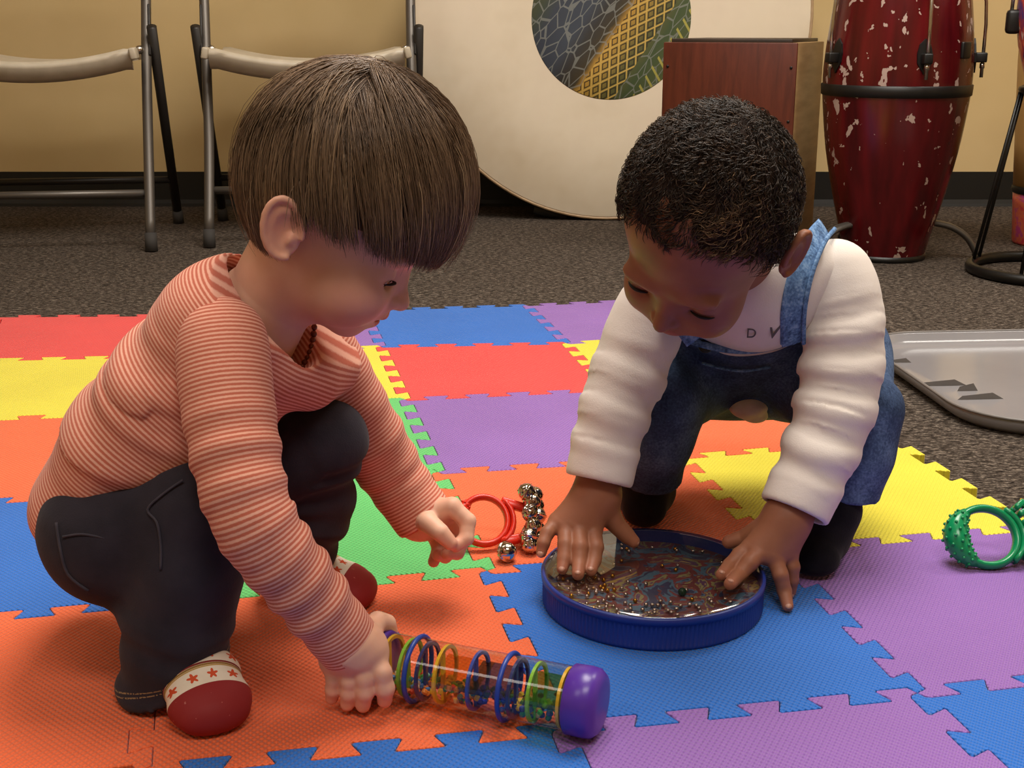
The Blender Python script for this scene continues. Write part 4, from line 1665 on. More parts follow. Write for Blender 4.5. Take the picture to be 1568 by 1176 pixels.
# ================================================================ toddler in the denim overalls
m_skin2 = skin_mat('brown_skin', '#9c654b', '#905b43', '#a86452')
m_hair2 = hair_mat('dark_curly_hair', [(0.0, '#1c1511'), (0.4, '#33261d'), (0.7, '#4c392b'), (0.9, '#735741'), (1.0, '#977859')], 0.5, 0.3)
m_hair2cap = mat('dark_hair_base', '#2a1d16', 0.8, spec=0.15)
m_white = cloth_mat('white_jersey', '#e9dfd8', '#e2d7cf', 20, 0.9, 0.0012, 0.25)
m_denim = mat('blue_denim', '#34435c', 0.85, spec=0.15)
t = NT(m_denim)
v = t.obj()
n1 = t.noise(14, 4, v, 0.6)
n2 = t.noise(420, 2, v)
c = t.ramp(t.math('ADD', t.math('MULTIPLY', n1, 0.7), t.math('MULTIPLY', n2, 0.3)), [(0.38, lin('#2b3852')), (0.52, lin('#435678')), (0.66, lin('#6880a6'))])
t.color(c)
t.bump(n2, 0.4, 0.0006)
m_denim_l = mat('faded_denim', '#5f7fa8', 0.85, spec=0.15)
t = NT(m_denim_l)
v = t.obj()
n2 = t.noise(420, 2, v)
n1 = t.noise(120, 3, v)
t.color(t.ramp(t.math('ADD', t.math('MULTIPLY', n1, 0.5), t.math('MULTIPLY', n2, 0.5)), [(0.36, lin('#41587c')), (0.52, lin('#6688b4')), (0.66, lin('#8faccd'))]))
t.bump(n2, 0.4, 0.0006)
m_sock2 = cloth_mat('black_sock', '#131216', '#19181c', 60, 0.95, 0.0016, 0.5)
m_beige = cloth_mat('beige_lining', '#ecd3bf', '#e2c6b0', 60)
m_print = mat('grey_print', '#5b5358', 0.8)

PER2 = empty('person', (0.23, 1.25, 0.012), label='toddler in white shirt and denim overalls leaning on the blue drum', cat='person')
L2 = np.array(PER2.location)
H2R = frame(math.radians(-131), math.radians(38), math.radians(-22))
H2O = vec(0.173, 1.112, 0.357)


def h2(x, y, z):
    return H2O + H2R @ vec(x, y, z)


# viewer's left arm (its right) and viewer's right arm (its left)
slR = [P(1000, 470, 1.215), P(968, 555, 1.195), P(938, 640, 1.17), P(917, 735, 1.15)]
slL = [P(1278, 420, 1.215), P(1290, 480, 1.20), P(1288, 570, 1.18), P(1268, 660, 1.155), P(1216, 782, 1.125)]
spine2 = [vec(0.262, 1.385, 0.165), vec(0.252, 1.32, 0.215), vec(0.238, 1.25, 0.268), vec(0.222, 1.195, 0.302)]

# ---------- body
v = Vol(h2(0.013, 0, 0.03) - 0.135, h2(0.013, 0, 0.03) + 0.135, 0.0016)
head_sdf(v, h2, H2R, [vec(0.232, 1.235, 0.285), vec(0.212, 1.175, 0.320)], 0.0014, (0.034, 0.032, 0.034, 0.04))
VB, QB = v.mesh()
parts = [(relax(VB, QB, 1, 0.4), QB)]

DT = 0.0445  # height of the drum skin
HR_ = dict(w0=P(916, 700, 1.158), w=P(914, 758, 1.150),
           idx=[P(908, 812, 1.128), P(912, 838, 1.108), P(909, 858, 1.100), gz(905, 873, DT + 0.005)],
           mid=[P(886, 810, 1.126), P(888, 838, 1.104), P(887, 862, 1.094), gz(885, 879, DT + 0.005)],
           rin=[P(866, 808, 1.128), P(866, 834, 1.108), P(864, 856, 1.098), gz(861, 871, DT + 0.005)],
           pin=[P(854, 798, 1.134), P(838, 816, 1.120), P(832, 832, 1.112), P(829, 846, 1.108)],
           thm=[P(930, 785, 1.145), P(946, 806, 1.142), P(960, 820, 1.140), P(970, 829, 1.138)])
HL_ = dict(w0=P(1232, 745, 1.135), w=P(1205, 795, 1.122),
           idx=[P(1150, 838, 1.112), P(1133, 850, 1.106), P(1118, 866, 1.098), gz(1105, 880, DT + 0.005)],
           mid=[P(1164, 846, 1.104), P(1148, 862, 1.094), P(1132, 880, 1.088), gz(1118, 894, DT + 0.005)],
           rin=[P(1186, 852, 1.102), P(1195, 880, 1.092), P(1201, 905, 1.090), gz(1206, 928, 0.018)],
           pin=[P(1208, 848, 1.110), P(1214, 868, 1.104), P(1213, 888, 1.104), P(1211, 906, 1.106)],
           thm=[P(1165, 812, 1.128), P(1140, 824, 1.135), P(1116, 830, 1.137)])


def hand2(H):
    def fn(v):
        v.chain([H['w0'], H['w']], [0.021, 0.0195], 0.01)
        for f_ in ('idx', 'mid', 'rin', 'pin'):
            v.chain([H['w'], H[f_][0]], [0.0165, 0.0090], 0.013)
        for f_, rr_ in (('idx', (0.0085, 0.0076, 0.0070, 0.0056)), ('mid', (0.0085, 0.0077, 0.0070, 0.0057)), ('rin', (0.0082, 0.0073, 0.0067, 0.0054)), ('pin', (0.0076, 0.0066, 0.0060, 0.0050))):
            v.chain(H[f_], rr_, 0.0024, kin=0.002)
            # knuckle dimple
        tr_ = (0.0120, 0.0088, 0.0080, 0.0062) if len(H['thm']) == 4 else (0.0115, 0.0085, 0.0065)
        v.chain([H['w']] + H['thm'], (0.0145,) + tr_, 0.006)
    return fn


nails = []
for H in (HR_, HL_):
    allp = [H['w0'], H['w']] + sum([H[q] for q in ('idx', 'mid', 'rin', 'pin', 'thm')], [])
    parts.append(hand_vol(hand2(H), allp))
    for f_ in ('idx', 'mid', 'rin', 'pin', 'thm'):
        nails.append((H[f_][-2], H[f_][-1]))

legR = [vec(0.225, 1.385, 0.165), P(1008, 622, 1.255), P(990, 720, 1.31), P(985, 775, 1.335)]
legL = [vec(0.295, 1.375, 0.165), P(1325, 640, 1.215), P(1300, 740, 1.215), P(1268, 830, 1.225)]
v = Vol((0.02, 1.06, 0.0), (0.45, 1.50, 0.37), 0.004)
v.chain(spine2, [0.04, 0.042, 0.042, 0.036], 0.02, flat=((1, 0, 0), 1.35))
for pts_ in (slR, slL):
    v.chain([spine2[-1]] + pts_, [0.03] + [0.019] * (len(pts_) - 1) + [0.0165], 0.02)
for pts_ in (legR, legL):
    v.chain([spine2[0]] + pts_, [0.03, 0.03, 0.025, 0.021, 0.017], 0.02)
v.half((0, 0, 0.016), (0, 0, -1))
parts.append(v.mesh())
off = 0
Vs, Qs = [], []
for a_, q_ in parts:
    Vs.append(a_)
    Qs.append(q_ + off)
    off += len(a_)
V, Q = np.concatenate(Vs), np.concatenate(Qs)
L = (V - H2O) @ H2R
bl = np.zeros(len(V))
for H in (HR_, HL_):
    for f_ in ('idx', 'mid', 'rin', 'pin', 'thm'):
        bl = np.maximum(bl, 0.5 * np.exp(-(np.linalg.norm(V - H[f_][-1], axis=1) / 0.007) ** 2))
lips = (np.abs(L[:, 2] + 0.0425) < 0.0085 * np.clip(1 - (L[:, 1] / 0.0150) ** 2, 0, 1)) & (L[:, 0] > 0.070) & (np.abs(L[:, 1]) < 0.016)
bl = np.where(lips, 0.9, bl)
body2 = put('body', V, Q, m_skin2, PER2, attrs={'blush': bl})

# finger nails: small shells on the upper side of each fingertip
m_nail = mat('finger_nail', '#b5836f', 0.3)
up_ = unit(-ray(1000, 850) + vec(0, 0, 0.9))
for a_, b_ in nails:
    d_ = unit(b_ - a_)
    n_ = unit(up_ - d_ * float(up_ @ d_))
    s_ = np.cross(d_, n_)
    M_ = Matrix(np.stack([d_, s_, n_], 1).tolist())
    MB().sphere(b_ - L2 + n_ * 0.0036 + d_ * 0.0016, 1.0, 10, 6, (0.0036, 0.0033, 0.0018), M_).build('finger_nail', m_nail, PER2, True).parent = body2

for s in (-1, 1):
    eyeball(h2(0.0640, s * 0.029, -0.0035), H2R @ vec(0.9, 0, -0.45), 0.0126, PER2, body2)
    b = MB()
    pts = [h2(0.0640 + 0.0150 * math.cos(q), s * 0.029 + s * 0.0150 * math.sin(q), -0.0068 - 0.0030 * (1 - math.cos(q * 1.3))) - L2 for q in np.linspace(-0.6, 0.95, 9)]
    b.tube(pts, [0.0005, 0.0009, 0.0012, 0.0014, 0.0015, 0.0015, 0.0013, 0.0009, 0.0004], 6)
    b.build('eyelashes', m_lash, PER2)
    # eyebrow
    b = MB()
    pts = [h2(0.0845 - 0.010 * q * q, s * (0.012 + 0.028 * q), 0.0165 + 0.004 * math.sin(q * 2.6)) - L2 for q in np.linspace(0, 1, 8)]
    b.tube(pts, [0.0008, 0.0018, 0.002, 0.002, 0.0018, 0.0015, 0.001, 0.0005], 6, flat=(1.0, 0.5))
    b.build('eyebrow', m_hair2cap, PER2)

# ---------- white shirt
v = Vol((0.06, 1.08, 0.10), (0.42, 1.46, 0.38), 0.0026)
wt2 = wob(33, 5, 30, 90)
v.chain(spine2, [0.052, 0.053, 0.050, 0.040], 0.02, flat=((1, 0.1, 0), 1.45), disp=lambda s_, x, y, z: 0.0016 * wt2(x, y, z), kin=0.02, pad=0.006)
v.chain([slR[0], vec(0.215, 1.20, 0.31), slL[0]], [0.030, 0.036, 0.030], 0.03)
v.ell(P(1165, 470, 1.195), (0.045, 0.035, 0.04), None, 0.03)
nk = unit(vec(-0.35, -0.75, 0.75))
v.chain([vec(0.212, 1.185, 0.322) - nk * 0.03, vec(0.212, 1.185, 0.322) + nk * 0.06], [0.033, 0.036], 0.004, 'sub')
V, Q = v.mesh()
V = relax(V, Q, 1, 0.4)
shirt2 = put('shirt', V, Q, m_white, PER2)
SV2 = V
for pts_, rr_, sd in ((slR, [0.034, 0.0345, 0.0315, 0.0292], 41), (slL, [0.034, 0.0355, 0.0365, 0.0345, 0.0305], 43)):
    A = np.array(pts_)
    v = Vol(A.min(0) - 0.06, A.max(0) + 0.06, 0.0021)
    dvec = unit(pts_[-1] - pts_[-2])
    sp = smooth_path(pts_, 3)
    ln = sum(np.linalg.norm(sp[i + 1] - sp[i]) for i in range(len(sp) - 1))
    rsp = list(np.interp(np.linspace(0, len(rr_) - 1, len(sp)), range(len(rr_)), rr_))
    wn_ = wob(sd, 4, 15, 45)

    def d2(s_, x, y, z, wn_=wn_, ln=ln):
        ph_ = 2 * PI * (s_ + 0.22 * (x - 0.2) + 0.15 * (y - 1.2)) / 0.034 + 3.4 * wn_(x, y, z)
        q = np.sin(ph_)
        q = np.sign(q) * np.abs(q) ** 0.8
        env = np.clip((s_ - 0.02) / 0.04, 0, 1) * np.clip((ln - 0.018 - s_) / 0.02, 0, 1)
        return (0.0034 * q * env * np.clip(0.55 + 0.75 * wn_(z, x, y), 0.1, 1.2)).astype(np.float32)
    v.chain(sp + [sp[-1] + dvec * 0.02], rsp + [rsp[-1]], 0.0, disp=d2, kin=0.01, pad=0.006)
    end = pts_[-1] + dvec * 0.001
    v.half(end, dvec, 0.003)
    v.chain([end - dvec * 0.012, end + dvec * 0.02], [rr_[-1] - 0.0038, rr_[-1] - 0.0024], 0.002, 'sub')
    V, Q = v.mesh()
    V = relax(V, Q, 1, 0.4)
    put('sleeve', V, Q, m_white, PER2, shirt2)

# ---------- overalls
wd = wob(51, 6, 30, 110)
wd2 = wob(52, 4, 60, 160)


def den_disp(s_, x, y, z):
    return (0.0022 * wd(x, y, z) + 0.0014 * wd2(x, y, z)).astype(np.float32)


v = Vol((0.05, 1.09, 0.0), (0.46, 1.50, 0.34), 0.0025)
v.chain(spine2[:3], [0.060, 0.060, 0.0555], 0.02, flat=((1, 0.1, 0), 1.45), disp=den_disp, kin=0.02, pad=0.006)
lr_ = [vec(0.222, 1.39, 0.168), P(1008, 612, 1.262), P(1006, 665, 1.275), P(992, 745, 1.30)]
v.chain(lr_, [0.058, 0.042, 0.037, 0.0345], 0.02, disp=den_disp, kin=0.018)
ll_ = [vec(0.300, 1.375, 0.170), P(1316, 628, 1.215), P(1308, 695, 1.205), P(1282, 790, 1.195)]
v.chain(ll_, [0.058, 0.0385, 0.0365, 0.0345], 0.02, disp=den_disp, kin=0.018)
v.ell(P(1316, 555, 1.295), (0.032, 0.055, 0.055), None, 0.03)
# bib edge
bn = unit(vec(-0.05, -0.62, 0.78))
bp = P(1140, 522, 1.205)
v.half(bp, bn)
# hollow between bib edge and shirt front
for hp_, hd in ((P(994, 726, 1.295), unit(lr_[-1] - lr_[-2])), (P(1284, 764, 1.195), unit(ll_[-1] - ll_[-2] + vec(0.012, 0, 0)))):
    sl, X = v.sub(hp_ - 0.055, hp_ + 0.055)
    d_ = (X[0] - hp_[0]) * hd[0] + (X[1] - hp_[1]) * hd[1] + (X[2] - hp_[2]) * hd[2]
    v.F[sl] = np.maximum(v.F[sl], d_.astype(np.float32))
V, Q = v.mesh()
V = relax(V, Q, 1, 0.4)
over2 = put('overalls', V, Q, m_denim, PER2)
OV2 = V


def ribbon(name, pts, wdt, thick, m, parent, up, root=PER2, n=10):
    b = MB()
    b.tube([np.array(p_) - np.array(root.location) for p_ in smooth_path(pts, 5)], 1.0, n, flat=(thick, wdt), up=up)
    return b.build(name, m, parent)


SVA = np.concatenate([SV2, OV2])
stp = [P(1262, 350, 1.225), surf(SVA, 1245, 372, 0.002, 9), surf(SVA, 1226, 420, 0.002, 9), surf(SVA, 1215, 475, 0.002, 9), surf(SVA, 1214, 526, 0.002, 9)]
st_ = ribbon('strap', stp, 0.0115, 0.0016, m_denim_l, over2, (0.1, -1, 0.25))
for s_ in (-1, 1):
    ribbon('strap_seam', [p_ + vec(s_ * 0.0100, -0.0015, 0) for p_ in stp], 0.0022, 0.0016, m_denim_l, st_, (0.1, -1, 0.25))
stp2 = [vec(0.165, 1.235, 0.335), P(1020, 440, 1.19), P(1045, 490, 1.165), P(1066, 520, 1.165)]
ribbon('strap', stp2, 0.0115, 0.0016, m_denim_l, over2, (-0.1, -1, 0.25))
ribbon('bib_edge', [surf(OV2, x_, y_ + 3, 0.001, 9) for x_, y_ in ((1056, 518), (1085, 527), (1120, 533), (1155, 533), (1190, 526), (1226, 514))], 0.0042, 0.0020, m_denim_l, over2, (0, -0.6, 0.8))
ribbon('pocket_seam', [surf(OV2, x_, y_, 0.0006, 9) for x_, y_ in ((1075, 556), (1105, 564), (1140, 568), (1180, 562))], 0.0016, 0.0012, m_denim_l, over2, (0, -0.6, 0.8))
bpt = surf(OV2, 1080, 530, 0.0, 9) - L2
MB().lathe([(0.001, 0.003), (0.006, 0.0025), (0.0072, 0.001), (0.0072, 0)], 18, bpt, True, (0, -0.8, 0.5)).build('button', m_blackmetal, over2)
# loose back panel of the overalls
v = Vol((0.10, 1.16, 0.12), (0.42, 1.48, 0.36), 0.0025)
v.chain([spine2[0], spine2[1], spine2[2] + vec(0.008, 0.012, 0)], [0.058, 0.059, 0.056], 0.0, flat=((1, 0.1, 0), 1.62), disp=den_disp, kin=0.02, pad=0.01)
v.half(spine2[2] + vec(0, 0.014, 0), vec(0, -0.60, -0.80))
v.half(spine2[2] + vec(0, 0.004, 0.012), unit(spine2[3] - spine2[1]))
V, Q = v.mesh()
put('back_panel', relax(V, Q, 1, 0.4), Q, m_denim, PER2, over2)
# beige lining showing through the torn seat seam
v = Vol(P(1145, 632, 1.33) - 0.05, P(1145, 632, 1.33) + 0.05, 0.002)
v.ell(P(1146, 622, 1.312), (0.021, 0.018, 0.014), None, 0)
v.ell(P(1156, 636, 1.315), (0.014, 0.013, 0.008), None, 0.004)
V, Q = v.mesh()
put('lining_patch', V, Q, m_beige, PER2, over2)

# ---------- black socks
for toe_, heel_, ank in ((vec(0.292, 1.138, 0), vec(0.316, 1.250, 0), P(1275, 780, 1.190)), (vec(0.140, 1.266, 0), vec(0.150, 1.375, 0), P(988, 735, 1.298))):
    ax = unit(toe_ - heel_)
    sd = vec(-ax[1], ax[0], 0)
    Z = lambda p_, z_: vec(p_[0], p_[1], z_)
    v = Vol(np.minimum(toe_, heel_) - vec(0.055, 0.05, -0.004), np.maximum(toe_, heel_) + vec(0.055, 0.05, 0.13), 0.0019)
    v.chain([Z(heel_ + ax * 0.022, 0.035), Z(toe_ - ax * 0.055, 0.038), Z(toe_ - ax * 0.020, 0.032)], [0.023, 0.0255, 0.0195], 0.01, flat=(sd, 1.22), kin=0.01)
    v.chain([Z(heel_ + ax * 0.034, 0.045), Z(toe_ - ax * 0.05, 0.055), ank], [0.027, 0.029, 0.029], 0.015)
    v.half((0, 0, 0.0126), (0, 0, -1), 0.004)
    V, Q = v.mesh()
    put('sock', relax(V, Q, 1, 0.4), Q, m_sock2, PER2)

# ---------- curly hair
HC2, HR2 = vec(0.005, 0, 0.050), vec(0.0795, 0.0710, 0.0815)


def hair_cut2(x, y):
    return np.interp(x, [-0.09, -0.03, -0.014, 0.005, 0.035, 0.055, 0.075, 0.12], [-0.030, -0.030, -0.010, 0.024, 0.044, 0.064, 0.078, 0.084])


v = Vol(h2(0.006, 0, 0.05) - 0.11, h2(0.006, 0, 0.05) + 0.11, 0.0022)
v.ell(h2(*HC2), HR2, H2R, 0)
wh = wob(61, 7, 120, 330)
v.field(lambda x, y, z: (-0.0016 * wh(x, y, z)).astype(np.float32))
sl, X = v.sub(v.lo, v.lo + v.h * v.n)
D = [X[i] - np.float32(H2O[i]) for i in range(3)]
lx, ly, lz = (sum(D[i] * np.float32(H2R[i, k]) for i in range(3)) for k in range(3))
v.F[sl] = np.maximum(v.F[sl], (hair_cut2(lx, ly) + 0.0005 - lz).astype(np.float32))
V, Q = v.mesh()
hair2 = put('hair', V, Q, m_hair2cap, PER2)

rg = np.random.RandomState(77)
K = 9000
d_ = rg.normal(size=(K * 3, 3))
d_ /= np.linalg.norm(d_, axis=1)[:, None]
Lp = HC2 + d_ * (HR2 - 0.001)
ok = Lp[:, 2] > hair_cut2(Lp[:, 0], Lp[:, 1])
d_, Lp = d_[ok][:K], Lp[ok][:K]
K = len(Lp)
nrm = d_ / HR2
nrm /= np.linalg.norm(nrm, axis=1)[:, None]
# lay direction: away from the crown, with local swirl
crown = vec(-0.05, 0.01, 0.12)
lay = Lp - crown
lay -= nrm * np.sum(lay * nrm, 1)[:, None]
lay /= np.linalg.norm(lay, axis=1)[:, None] + 1e-9
sw = np.cross(nrm, lay)
cl = np.sin(Lp @ vec(140, 90, 60) + 1.0) + np.sin(Lp @ vec(-70, 150, 110)) + np.sin(Lp @ vec(60, -90, 170) + 2)
ang = 0.55 * cl + rg.normal(0, 0.25, K)
dirn = lay * np.cos(ang)[:, None] + sw * np.sin(ang)[:, None]
front = np.clip((Lp[:, 0] - 0.03) / 0.04, 0, 1)
ln = rg.uniform(0.012, 0.022, K) * (1 - 0.25 * front)
N = 11
tt = np.linspace(0, 1, N)
cr = (rg.uniform(0.0012, 0.0028, K) * (1 - 0.75 * front))[:, None]
turn = (rg.uniform(1.0, 1.9, K) * 2 * PI)[:, None] * tt[None, :] + rg.uniform(0, 2 * PI, K)[:, None]
side = np.cross(nrm, dirn)
out = (0.0028 + 0.0038 * rg.rand(K) * (1 - 0.7 * front))[:, None] * np.sin(tt * 2.2)[None, :]
Pl = Lp[:, None, :] + dirn[:, None, :] * (ln[:, None] * tt[None, :])[..., None] + nrm[:, None, :] * (out + cr * np.sin(turn) * tt[None, :])[..., None] + side[:, None, :] * (cr * np.cos(turn) * np.minimum(1, 3 * tt)[None, :])[..., None]
# follow the skull curvature
Pl -= nrm[:, None, :] * (0.5 * (ln[:, None] * tt[None, :]) ** 2 / 0.085)[..., None]
W_ = H2O + Pl @ H2R.T
golden = np.exp(-(((Lp - vec(0.062, 0.040, 0.085)) / vec(0.05, 0.022, 0.05)) ** 2).sum(1)) * 0.45  # golden-brown strands near the front, the hair's own colour
rn = np.clip(0.36 + golden + rg.normal(0, 0.2, K), 0, 1)
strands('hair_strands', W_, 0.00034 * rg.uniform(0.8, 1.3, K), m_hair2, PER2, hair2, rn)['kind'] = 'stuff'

# ---------- grey letters on the shirt front
def letters(txt, pos, size, nrm_, updir, parent, m):
    cu = bpy.data.curves.new('shirt_letters', 'FONT')
    cu.body = txt
    cu.size = size
    cu.extrude = 0.0004
    cu.align_x = 'CENTER'
    ob = bpy.data.objects.new('tmp', cu)
    COL.objects.link(ob)
    dg = bpy.context.evaluated_depsgraph_get()
    me = bpy.data.meshes.new_from_object(ob.evaluated_get(dg))
    bpy.data.objects.remove(ob, do_unlink=True)
    n_ = unit(nrm_)
    x_ = unit(np.cross(updir, n_))
    y_ = np.cross(n_, x_)
    co = np.array([q.co for q in me.vertices])
    W2 = pos + co[:, :1] * x_ + co[:, 1:2] * y_ + co[:, 2:] * n_
    me.vertices.foreach_set('co', (W2 - L2).astype(np.float32).ravel())
    me.update()
    me.materials.clear()
    o = link_mesh('shirt_letters', me, m, parent, False)
    return o


letters('D', surf(SV2, 1150, 517, 0.002), 0.013, vec(0, -0.9, -0.15), vec(0, 0, 1), shirt2, m_print)
letters('V', surf(SV2, 1182, 518, 0.002), 0.022, vec(0.1, -0.9, -0.15), vec(0.15, 0, 1), shirt2, m_print)
# ================================================================ instruments on the mat
def clear_plastic(name, tint, rough=0.03, ior=1.45, extra=0.0):
    m = bpy.data.materials.new(name)
    m.use_nodes = True
    nt = m.node_tree
    for n in list(nt.nodes):
        if n.type == 'BSDF_PRINCIPLED':
            nt.nodes.remove(n)
    out = [n for n in nt.nodes if n.type == 'OUTPUT_MATERIAL'][0]
    tr_ = nt.nodes.new('ShaderNodeBsdfTransparent')
    tr_.inputs[0].default_value = lin(tint)
    gl = nt.nodes.new('ShaderNodeBsdfGlossy')
    gl.inputs['Roughness'].default_value = rough
    fr_ = nt.nodes.new('ShaderNodeLayerWeight')
    fr_.inputs['Blend'].default_value = 0.5
    pw = nt.nodes.new('ShaderNodeMath')
    pw.operation = 'POWER'
    pw.inputs[1].default_value = 4.0
    nt.links.new(fr_.outputs['Facing'], pw.inputs[0])
    ad = nt.nodes.new('ShaderNodeMath')
    ad.operation = 'MULTIPLY_ADD'
    ad.use_clamp = True
    ad.inputs[1].default_value = 0.8
    ad.inputs[2].default_value = 0.045 + extra
    nt.links.new(pw.outputs[0], ad.inputs[0])
    mx = nt.nodes.new('ShaderNodeMixShader')
    nt.links.new(ad.outputs[0], mx.inputs[0])
    nt.links.new(tr_.outputs[0], mx.inputs[1])
    nt.links.new(gl.outputs[0], mx.inputs[2])
    nt.links.new(mx.outputs[0], out.inputs[0])
    return m


m_clear = clear_plastic('clear_plastic', '#f2efe9')
m_clearhead = clear_plastic('clear_drum_film', '#e4dcd8', 0.04, 1.5, 0.07)
m_purple = mat('purple_plastic', '#56319c', 0.3)
m_bluep = mat('blue_plastic', '#22409a', 0.35)
m_navy = noisy('navy_plastic', '#1d3488', '#182c78', 10, 0.38)

# ---------------------------------------------------------------- rainstick
ra_, rb_ = gz(640, 1024, 0.0399), gz(912, 1077, 0.0399)
axr = unit(rb_ - ra_)
Lr = 0.205
endR = rb_ + axr * 0.006
cenr = endR - axr * Lr / 2
rs = empty('rainstick', tuple(cenr), (0, 0, math.atan2(axr[1], axr[0])), label='clear rainstick with coloured beads and purple end cap under the small hand', cat='rainstick')
TR = 0.0245
xa, xb = -Lr / 2, Lr / 2


def along_x(b, prof, n=48, cap=True):
    b.lathe(prof, n, (0, 0, 0), cap, (1, 0, 0))
    return b


along_x(MB(), [(TR, xa + 0.018), (TR, xb - 0.024)], 48, False).build('tube', m_clear, rs)
for s_, x_ in ((1, xb), (-1, xa)):
    pr = [(TR + 0.0005, x_ - s_ * 0.026), (TR + 0.0022, x_ - s_ * 0.025), (TR + 0.0026, x_ - s_ * 0.012), (TR + 0.0018, x_ - s_ * 0.006), (TR - 0.002, x_ - s_ * 0.0015), (TR - 0.008, x_ - s_ * 0.0002), (0.001, x_)]
    along_x(MB(), pr, 48).build('end_cap', m_purple, rs)
xl = lambda px, py: float((gz(px, py, 0.0399) - cenr) @ axr)
ringx = [xl(640, 1024), xl(780, 1051)]
for x_ in ringx:
    b = MB()
    b.tube([(x_, (TR + 0.0012) * math.cos(2 * PI * k / 48), (TR + 0.0012) * math.sin(2 * PI * k / 48)) for k in range(48)], 0.0021, 8, closed=True)
    b.build('ring', m_bluep, rs)
disc_mats = {'yellow': mat('yellow_translucent', '#e8b92e', 0.3), 'blue': mat('blue_translucent', '#3a4fae', 0.3), 'green': mat('green_translucent', '#8ac83f', 0.3), 'navy': mat('navy_translucent', '#2c3470', 0.3)}
film_mats = {'yellow': clear_plastic('yellow_film', '#f0d890', 0.2), 'blue': clear_plastic('blue_film', '#a8b0e8', 0.2), 'green': clear_plastic('green_film', '#b8e0a0', 0.2)}
for px, py, cn in ((628, 1022, 'green'), (655, 1027, 'navy'), (682, 1032, 'yellow'), (732, 1042, 'blue'), (793, 1054, 'navy'), (822, 1060, 'green'), (868, 1068, 'yellow'), (600, 1016, 'yellow')):
    x_ = xl(px, py)
    b = MB()
    b.lathe([(TR - 0.0040, x_ - 0.0012), (TR - 0.0010, x_ - 0.0012), (TR - 0.0010, x_ + 0.0012), (TR - 0.0040, x_ + 0.0012), (TR - 0.0040, x_ - 0.0012)], 32, (0, 0, 0), False, (1, 0, 0))
    b.box((x_, -0.004, 0.0), (0.0024, 0.0045, 2 * TR - 0.004))
    b.build('baffle', disc_mats[cn], rs, smooth=False)
for px, py, cn, wd_ in ((706, 1037, 'yellow', 0.040), (757, 1047, 'blue', 0.036), (845, 1064, 'green', 0.036)):
    x_ = xl(px, py)
    MB().box((x_, 0.0, 0.003), (wd_, 2 * TR - 0.006, 0.0012), (0.12, 0, 0)).build('shelf', film_mats[cn], rs, smooth=False)
rg = np.random.RandomState(9)
bead_cols = ['#d8452e', '#e88a3a', '#e6c340', '#5fae4e', '#3f78b8', '#4a54a8', '#d8b79a', '#3f9a8c']
groups_ = {c_: MB() for c_ in bead_cols}
for k in range(300):
    x_ = rg.uniform(xa + 0.03, xb - 0.03)
    a = rg.normal(0, 0.55)
    r_ = rg.uniform(0.35, 0.92) * (TR - 0.0035)
    y_, z_ = r_ * math.sin(a), -abs(r_ * math.cos(a))
    if z_ > -0.006:
        continue
    groups_[bead_cols[rg.randint(len(bead_cols))]].lathe([(0.0018, -0.0020), (0.0023, -0.0010), (0.0023, 0.0010), (0.0018, 0.0020)], 6, (x_, y_, z_), True, tuple(rg.normal(size=3)))
for c_, b in groups_.items():
    b.build('beads', mat('bead_' + c_[1:], c_, 0.35), rs, smooth=False)['kind'] = 'stuff'

# ---------------------------------------------------------------- ocean drum
dc = vec(0.131, 1.101, 0.012)
dr = empty('ocean_drum', tuple(dc), label='round blue drum with clear top and metal beads under two hands', cat='drum')
RD, HD = 0.1025, 0.031
b = MB()
n = 640
rings = []
for r_, z_, rib in ((RD - 0.006, 0.0, 0), (RD - 0.001, 0.0005, 0), (RD, 0.003, 0), (RD, 0.0042, 1), (RD, HD - 0.008, 1), (RD, HD - 0.0065, 0), (RD + 0.0012, HD - 0.006, 0), (RD + 0.0014, HD - 0.001, 0), (RD + 0.0004, HD + 0.0003, 0), (RD - 0.0022, HD + 0.0003, 0), (RD - 0.0032, HD - 0.001, 0), (RD - 0.0034, 0.006, 0), (RD - 0.004, 0.005, 0)):
    rings.append([b.bm.verts.new(((r_ - (0.0011 if rib and (k // 2) % 2 else 0)) * math.cos(2 * PI * k / n), (r_ - (0.0011 if rib and (k // 2) % 2 else 0)) * math.sin(2 * PI * k / n), z_)) for k in range(n)])
b.skin(rings, cap=True)
b.build('rim', m_navy, dr)
m_art = mat('sea_print', '#445566', 0.5)
t = NT(m_art)
v = t.obj()
n1 = t.noise(17, 3, v, 0.55, 2.2)
n2 = t.noise(40, 2, v, 0.5, 1.5)
c = t.ramp(n1, [(0.30, lin('#3a4878')), (0.40, lin('#5f96b8')), (0.46, lin('#a04a4c')), (0.52, lin('#b9ba78')), (0.57, lin('#7f5484')), (0.63, lin('#e8d070')), (0.70, lin('#45988c'))], 'CONSTANT')
c = t.mix(t.math('GREATER_THAN', n2, 0.6), c, lin('#8a3b3a'))
c = t.mix(0.30, c, lin('#6a5f5a'))
t.color(c)
MB().lathe([(RD - 0.0036, 0.0035), (RD - 0.0036, 0.0190), (0.001, 0.0190)], 64).build('sea_print', m_art, dr)
MB().lathe([(RD - 0.0014, HD + 0.0002), (RD - 0.0022, HD + 0.0013), (RD - 0.010, HD + 0.0015), (0.001, HD + 0.0015)], 64, cap=False).build('clear_head', m_clearhead, dr)
rg = np.random.RandomState(19)
bs, bg = MB(), MB()
spots = []
